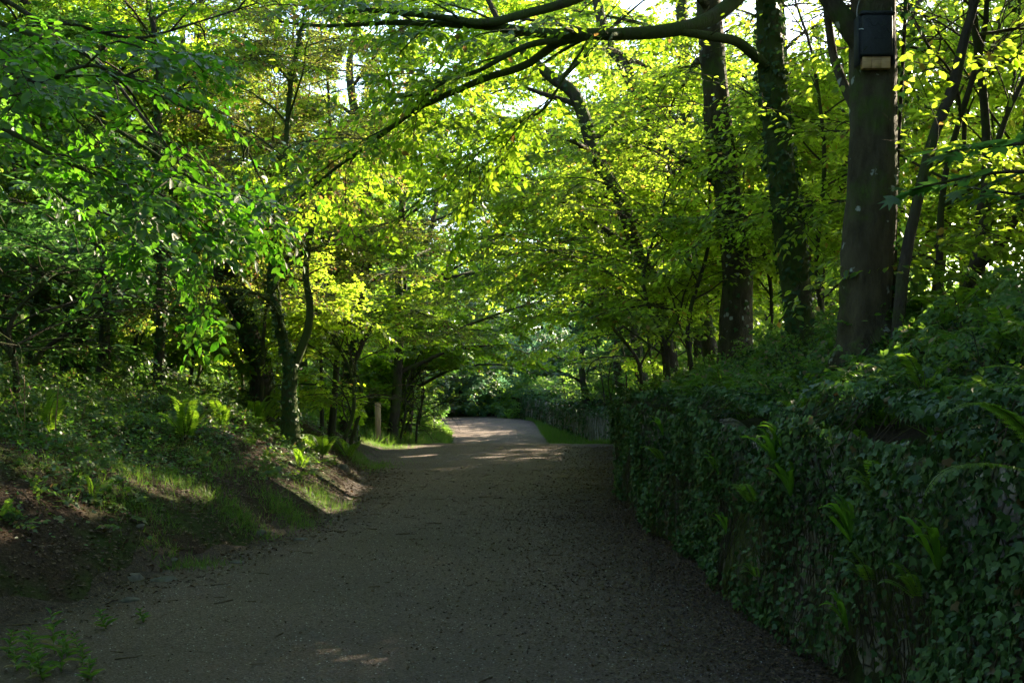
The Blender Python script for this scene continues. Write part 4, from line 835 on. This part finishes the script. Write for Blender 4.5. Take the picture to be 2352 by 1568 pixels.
for px, py, n, s, lb in ((1630, 905, 9, 1.25, 'tall clump of strap ferns on the wall top, nearer the path'), (1715, 905, 9, 1.2, 'tall clump of strap ferns below the straight beech'),
                         (1850, 1075, 8, .95, 'bright strap fern high on the wall face, largest of its kind there'), (1700, 1090, 5, .7, 'small strap fern left of the bright one on the wall'),
                         (2030, 1245, 5, .85, 'two-tongued strap fern in the middle of the wall face'), (1720, 1225, 5, .6, 'low strap fern near the far moss patch'), (2250, 1310, 6, .8, 'strap fern low on the wall near the right edge'),
                         (2020, 1450, 4, .7, 'lowest strap fern close to the path'), (2160, 1070, 5, .75, 'upright strap fern high on the wall towards the right'), (1880, 1140, 6, .7, 'strap fern just below the bright one'), (2290, 1140, 4, .7, 'strap fern beside the large near fern'), (1560, 1000, 5, .8, 'far strap fern at the bend of the wall')):
    q = on_wall(px, py); rosette('strap_fern', lb, 'fern', q, "strap-leaved ferns on the wall", ST, 'leaf', n + 3, s * .85, r2, (.1, .7), face=math.pi, spread=1.3 if q[2] < 1.2 else 3)
for px, py, n, s_, lb in ((1560, 1060, 5, .3, 'fern tuft on the wall face left of the small strap fern'), (1640, 1010, 5, .32, 'fern tuft hanging under the tall strap ferns'), (1790, 1160, 5, .26, 'fern tuft left of the two lower strap ferns'), (1960, 1080, 5, .28, 'fern tuft right of the bright strap fern'),
                          (2110, 1150, 5, .27, 'fern tuft under the upright strap fern'), (2200, 1380, 4, .24, 'fern tuft low on the wall near the right edge'), (1800, 1330, 4, .22, 'lowest fern tuft beside the moss patch'), (2080, 1340, 4, .22, 'fern tuft right of the two-tongued strap fern'), (2260, 1020, 5, .3, 'fern tuft high on the wall below the large near fern'), (2044, 978, 8, .34, 'bushy fern tuft on the brow of the wall below the bat box tree'), (1900, 985, 6, .3, 'fern tuft on the brow left of the bushy one')):
    rosette('fern', lb, 'fern', on_wall(px, py), 'fern tufts on the wall face', FR, 'frond', n, s_, r2, (-.1, .5), face=math.pi, spread=1.3)
# fallen twigs
g = Geo(); rt = np.random.default_rng(31)
for k in range(420):
    yy = rt.uniform(5, 24); tt = rt.uniform(-1.6, 4) if k % 3 else rt.uniform(-5, 0); xx = xl(yy) - tt
    if xx > xw(yy) - .1: continue
    a_ = rt.uniform(0, 6.28); l_ = rt.uniform(.05, .45) * (1 if tt > 0 else .5); q = np.array([[xx + math.cos(a_ + w_) * l_ * f_, yy + math.sin(a_ + w_) * l_ * f_, 0] for f_, w_ in ((0, 0), (.4, rt.normal(0, .15)), (.7, rt.normal(0, .1)), (1, 0))])
    q[:, 2] = height(q[:, 0], q[:, 1]) + .012; tube(g, q, np.linspace(.005, .002, 4) * rt.uniform(.6, 1.6), 4)
tagit(g.build('fallen_twigs', [plainmat('dead_twig', (.09, .065, .045), .9, .2, 30)]), 'thin dead twigs strewn on the bank and path', kind='stuff')
# weeds at the lower left corner of the path
def weed_mesh(seed, h):
    r = np.random.default_rng(seed); g = Geo(); st = walk((0, 0, 0), (r.normal(0, .15), r.normal(0, .15), 1), h, 8, -.1, .06, r); tube(g, st, np.linspace(.004, .002, 9), 4)
    ps = []; ds = []; ns = []
    for k in range(16):
        c, d = along(st, .1 + .88 * k / 16); az = k * 2.4; e = np.array([math.cos(az), math.sin(az), r.uniform(.1, .9)]); ps.append(c); ds.append(e); ns.append(np.array([-math.cos(az) * .6, -math.sin(az) * .6, 1]))
    v, f = instance(LEAF[0] * [.62, 1, 1.6], LEAF[1], np.array(ps), np.array(ds), np.array(ns), np.linspace(.1, .05, 16) * r.uniform(.8, 1.2, 16) * (h / .3 + .35)); g.add(v, f)
    o = g.build('weed', [GRASSM]); me = o.data; bpy.data.objects.remove(o); return me
WD = [weed_mesh(1, .3), weed_mesh(2, .16), weed_mesh(3, .1)]
for px, py, k, s, lb in ((125, 1500, 0, .9, 'tallest weed in the lower left corner, spear-shaped leaves'), (155, 1512, 1, 1.1, 'leafy weed right beside the tallest one'), (85, 1525, 1, 1.0, 'broad weed just left of the tallest one'), (180, 1495, 1, .8, 'small weed at the right of the corner clump'),
                         (40, 1540, 1, .9, 'weed at the very left of the corner clump'), (100, 1560, 2, 1.6, 'low weed at the bottom edge under the tallest one'), (245, 1440, 2, 1.4, 'small weed alone on the gravel above the corner clump'), (330, 1425, 2, 1.1, 'tiny weed farther right on the gravel'), (210, 1560, 2, 1.3, 'low weed at the bottom edge right of the clump'), (60, 1490, 2, 1.4, 'low weed behind the left of the corner clump'),
                         (20, 1510, 1, 1.1, 'weed cut by the left edge, behind the corner clump'), (140, 1540, 1, 1.2, 'bushy weed in the middle of the corner clump'), (70, 1550, 1, 1.2, 'bushy weed at the bottom of the corner clump'), (190, 1530, 1, .9, 'weed at the right bottom of the corner clump')):
    d = CZ * FPX / (py - HOR); x = (px - 1176) / FPX * d; o = bpy.data.objects.new('weed', WD[k]); C.objects.link(o); o.location = (x, d, float(height(x, d)) + .003); o.scale = (s,) * 3; o.rotation_euler = (0, 0, r2.uniform(0, 6)); tagit(o, lb, 'weed', 'weeds at the lower left corner')
# stones
STN = plainmat('pale_stone', (.085, .08, .07), .9, .2, 9, .55, .8)
def stone(px, py, sx, sy, sz, lb, seed, d=None):
    r = np.random.default_rng(seed)
    if d is None:
        dd = np.linspace(6, 40, 3000); xx = (px - 1176) / FPX * dd; zz = CZ + (HOR - py) / FPX * dd; j = np.argmax(zz < height(xx, dd)); d = dd[j]
    x = (px - 1176) / FPX * d; z = float(height(x, d)); nu, nv = 14, 9
    th = np.linspace(0, 2 * math.pi, nu, endpoint=False); ph = np.linspace(.05, 3.09, nv); T, Q = np.meshgrid(th, ph)
    D = np.stack([np.cos(T) * np.sin(Q), np.sin(T) * np.sin(Q), np.cos(Q)], -1)
    a, b, c = r.normal(0, 1, (3, 3)); rr = 1 + .16 * np.sin(2.3 * D @ a + 1) + .12 * np.sin(3.1 * D @ b) + .08 * np.sin(5 * D @ c)
    for _ in range(5):
        nrm = unit(r.normal(0, 1, 3)); dt = D @ nrm * rr; cut = r.uniform(.7, .85); rr = np.where(dt > cut, rr * cut / np.maximum(dt, .01), rr)
    V = (D * rr[..., None] * [sx, sy, sz]).reshape(-1, 3); i = np.arange(nv - 1)[:, None] * nu; j = np.arange(nu)[None]; k = (j + 1) % nu
    o = mesh('stone', V, [np.stack([i + j, i + nu + j, i + nu + k, i + k], -1).reshape(-1, 4), np.array([list(range(nu))])], STN, smooth=False)
    o.location = (x, d, z + sz * .05); o.rotation_euler = (0, 0, r.uniform(0, 3)); tagit(o, lb, 'stone', 'stones at the foot of the left bank')
for i, s in enumerate(((322, 1212, .05, .04, .035, 'whitish angular stone lying alone in the leaf litter'), (597, 1225, .09, .07, .045, 'rounded stone beside the bright grass tuft'), (690, 1240, .08, .06, .03, 'flat stone at the path edge under the grass tuft'),
                       (398, 1288, .07, .05, .03, 'smooth grey stone right of the small grass patch'), (490, 1298, .04, .03, .02, 'little stone between the two larger flat ones'), (545, 1294, .08, .05, .03, 'dark flat stone at the bank foot'),
                       (300, 1380, .1, .07, .035, 'half-buried stone nearest the viewer'), (790, 1078, .12, .1, .09, 'big sunlit stone under the hump'), (310, 1330, .13, .08, .05, 'wide dark stone bedded in the bank foot'), (380, 1335, .14, .07, .05, 'long slab sticking out of the bank foot'))): stone(*s, seed=i)
# dry stalks at the left
for i, (pts, d, lb) in enumerate(([[(50, 980), (35, 930), (22, 890)], 12, 'pale dry stalk nearest the left edge'], [[(56, 975), (56, 900), (55, 860)], 12.2, 'upright dry stalk beside the leftmost one'], [[(128, 960), (132, 920), (134, 880)], 12, 'dry stalk right of the other two'])):
    b = catmull([P(x, y, d) for x, y in pts], 8); b = np.vstack([[b[0][0], b[0][1], height(b[0][0], b[0][1])], b]); g = Geo(); tube(g, b, np.linspace(.008, .004, 9), 5)
    c = b[5]; tube(g, [c, c + [.12, 0, .05], c + [.2, 0, .02]], [.004, .003, .002], 4); o = g.build('dry_stalk', plainmat('dry_stalk', (.2, .13, .08), .8, .2, 30), base=b[0]); o.location = tuple(b[0]); tagit(o, lb, 'stalk', 'dry stalks on the left bank')

# ------------------------------------------------------------------ wooden post
def box(g, c, s, m=0, bev=.0, rot=None):
    x, y, z = np.array(s) / 2
    if bev:
        b = bev; prof_ = [(-x + b, -y), (x - b, -y), (x, -y + b), (x, y - b), (x - b, y), (-x + b, y), (-x, y - b), (-x, -y + b)]
        k = (x - b) / x; lv = [(-z, k), (-z + b, 1), (z - b, 1), (z, k)]
        V = np.array([[px * (kk if True else 1), py * kk, zz] for zz, kk in lv for px, py in prof_])
        F4 = np.array([[a * 8 + i, a * 8 + (i + 1) % 8, (a + 1) * 8 + (i + 1) % 8, (a + 1) * 8 + i] for a in range(3) for i in range(8)]); F8 = np.array([list(range(7, -1, -1)), list(range(24, 32))])
        if rot is not None: V = V @ rot.T
        n0 = g.n; g.add(V + c, F4, m); g.F.setdefault(8, []).append(F8 + n0); g.M.setdefault(8, []).append(np.full(2, m))
    else:
        V = np.array([[i, j, k] for i in (-x, x) for j in (-y, y) for k in (-z, z)])
        F4 = np.array([[0, 1, 3, 2], [4, 6, 7, 5], [0, 4, 5, 1], [2, 3, 7, 6], [0, 2, 6, 4], [1, 5, 7, 3]])
        if rot is not None: V = V @ rot.T
        g.add(V + c, F4, m)
def woodmat(name, a, b_, sx=(9, 9, .7)):
    m, nt, N, L, b = newmat(name); tc = N.new('ShaderNodeTexCoord'); mp = N.new('ShaderNodeMapping'); mp.inputs['Scale'].default_value = sx; L.new(tc.outputs['Object'], mp.inputs[0])
    n = noise(N, L, 6, 6, .65, mp.outputs[0]); L.new(ramp(N, L, n.outputs[0], [(.3, a), (.7, b_)]), b.inputs['Base Color']); b.inputs['Roughness'].default_value = .8; bump(N, L, b, n.outputs[0], .4, .006); return m
pd = 35.; px0 = (868 - 1176) / FPX * pd; pz = float(height(px0, pd)); ptop = CZ + (HOR - 925) / FPX * pd
po_ = thing('wooden_post', 'slim square timber post standing on the left verge by the crest', 'post', (px0, pd, pz))
g = Geo(); H = ptop - pz; box(g, np.array([0, 0, H / 2 - .1]), (.15, .15, H + .2), bev=.012); o = g.build('shaft', woodmat('post_timber', (.26, .17, .1), (.5, .35, .22)), po_, base=(0, 0, 0)); o.rotation_euler = (0, 0, .5)
g = Geo(); box(g, np.array([0, 0, H + .012]), (.13, .13, .018), bev=.006); o = g.build('cap', plainmat('post_endgrain', (.22, .15, .09), .85, .2, 40), po_, base=(0, 0, 0)); o.rotation_euler = (0, 0, .5)

# ------------------------------------------------------------------ bat box
bd = 9.5 - .215; K = bd / FPX
def bz(py): return CZ + (HOR - py) * K
bx = (2011 - 1176) * K
BB = thing('bat_box', 'dark bat box with a pale wooden base hung by wire on the grey beech trunk', 'bat box', (bx, bd, bz(157)))
DARK = plainmat('dark_woodcrete', (.022, .026, .03), .75, .3, 60, .3, .5)
zt, zb = bz(37) - bz(157), bz(132) - bz(157)
g = Geo(); box(g, np.array([0, .02, (zt + zb) / 2]), (76 * K, .11, zt - zb), bev=.01); box(g, np.array([0, .05, (zt + 0) / 2 - .0]), (60 * K, .06, zt * .96), bev=.004); g.build('body', DARK, BB, base=(0, 0, 0))
g = Geo(); box(g, np.array([0, -.045, (zt + zb) / 2 - .002]), (70 * K, .03, (zt - zb) * .96), bev=.01); fp = g.build('front_panel', DARK, BB, base=(0, 0, 0))
g = Geo(); box(g, np.array([0, .0, zt + .008]), (80 * K, .14, .028), bev=.008); g.build('roof', DARK, BB, base=(0, 0, 0))
for s in (-1, 1):
    g = Geo(); box(g, np.array([s * 40 * K, .03, (zt + bz(150) - bz(157)) / 2]), (5 * K, .12, zt - (bz(150) - bz(157))), bev=.005); g.build('side_panel', DARK, BB, base=(0, 0, 0))
    g = Geo(); tube(g, np.array([[s * 33 * K, -.065, zt - .13], [s * 37 * K, -.072, zt - .128], [s * 42 * K, -.05, zt - .124]]), .004, 6); g.build('clip', plainmat('galvanised_clip', (.4, .4, .4), .35, .6), BB, base=(0, 0, 0))
g = Geo()
for i in range(3):
    wpl = 21 * K; box(g, np.array([(i - 1) * 21.3 * K, .005, zb / 2 - .004]), (wpl, .07, zb + .004), bev=.002)
g.build('wooden_base', woodmat('pale_grooved_wood', (.3, .17, .075), (.62, .4, .2), (2, 2, 38)), BB, base=(0, 0, 0))
g = Geo(); tube(g, catmull([[-40 * K, .02, zt - .05], [-40 * K, .03, zt + .06], [-30 * K, .06, zt + .16], [-12 * K, .13, zt + .24], [0, .19, zt + .27]], 16), .0035, 6)
tube(g, catmull([[40 * K, .02, zt - .05], [40 * K, .03, zt + .06], [32 * K, .06, zt + .16], [14 * K, .13, zt + .24], [0, .19, zt + .27]], 16), .0035, 6)
g.build('hanging_wire', plainmat('wire', (.3, .3, .3), .4, .6), BB, base=(0, 0, 0))
# raised bat emblem on the front: spread wings
g = Geo(); y0 = -.0615
w_out = [(-.105, .125), (-.085, .13), (-.06, .1), (-.045, .075), (-.02, .07), (-.008, .095), (.0, .085), (.01, .092), (.02, .065), (.05, .07), (.075, .05), (.105, .0)]
pp = np.array([[x, y0, z + (zt + zb) / 2] for x, z in w_out]); tube(g, pp, .0032, 5)
w_lo = [(-.105, .125), (-.08, .08), (-.055, .05), (-.02, .035), (0, .01), (.03, .03), (.06, .02), (.085, .02), (.105, 0)]
pp = np.array([[x, y0, z + (zt + zb) / 2] for x, z in w_lo]); tube(g, pp, .0018, 5)
for x, z in ((-.03, -.03), (-.018, -.032), (-.006, -.03), (.006, -.032), (.018, -.03), (.03, -.031), (.042, -.03)): box(g, np.array([x, y0, z + (zt + zb) / 2]), (.006, .003, .012))
g.build('bat_emblem', DARK, fp, base=(0, 0, 0))
print('script', time.time() - T0, 'polys', sum(len(o.data.polygons) for o in bpy.data.objects if o.type == 'MESH'))
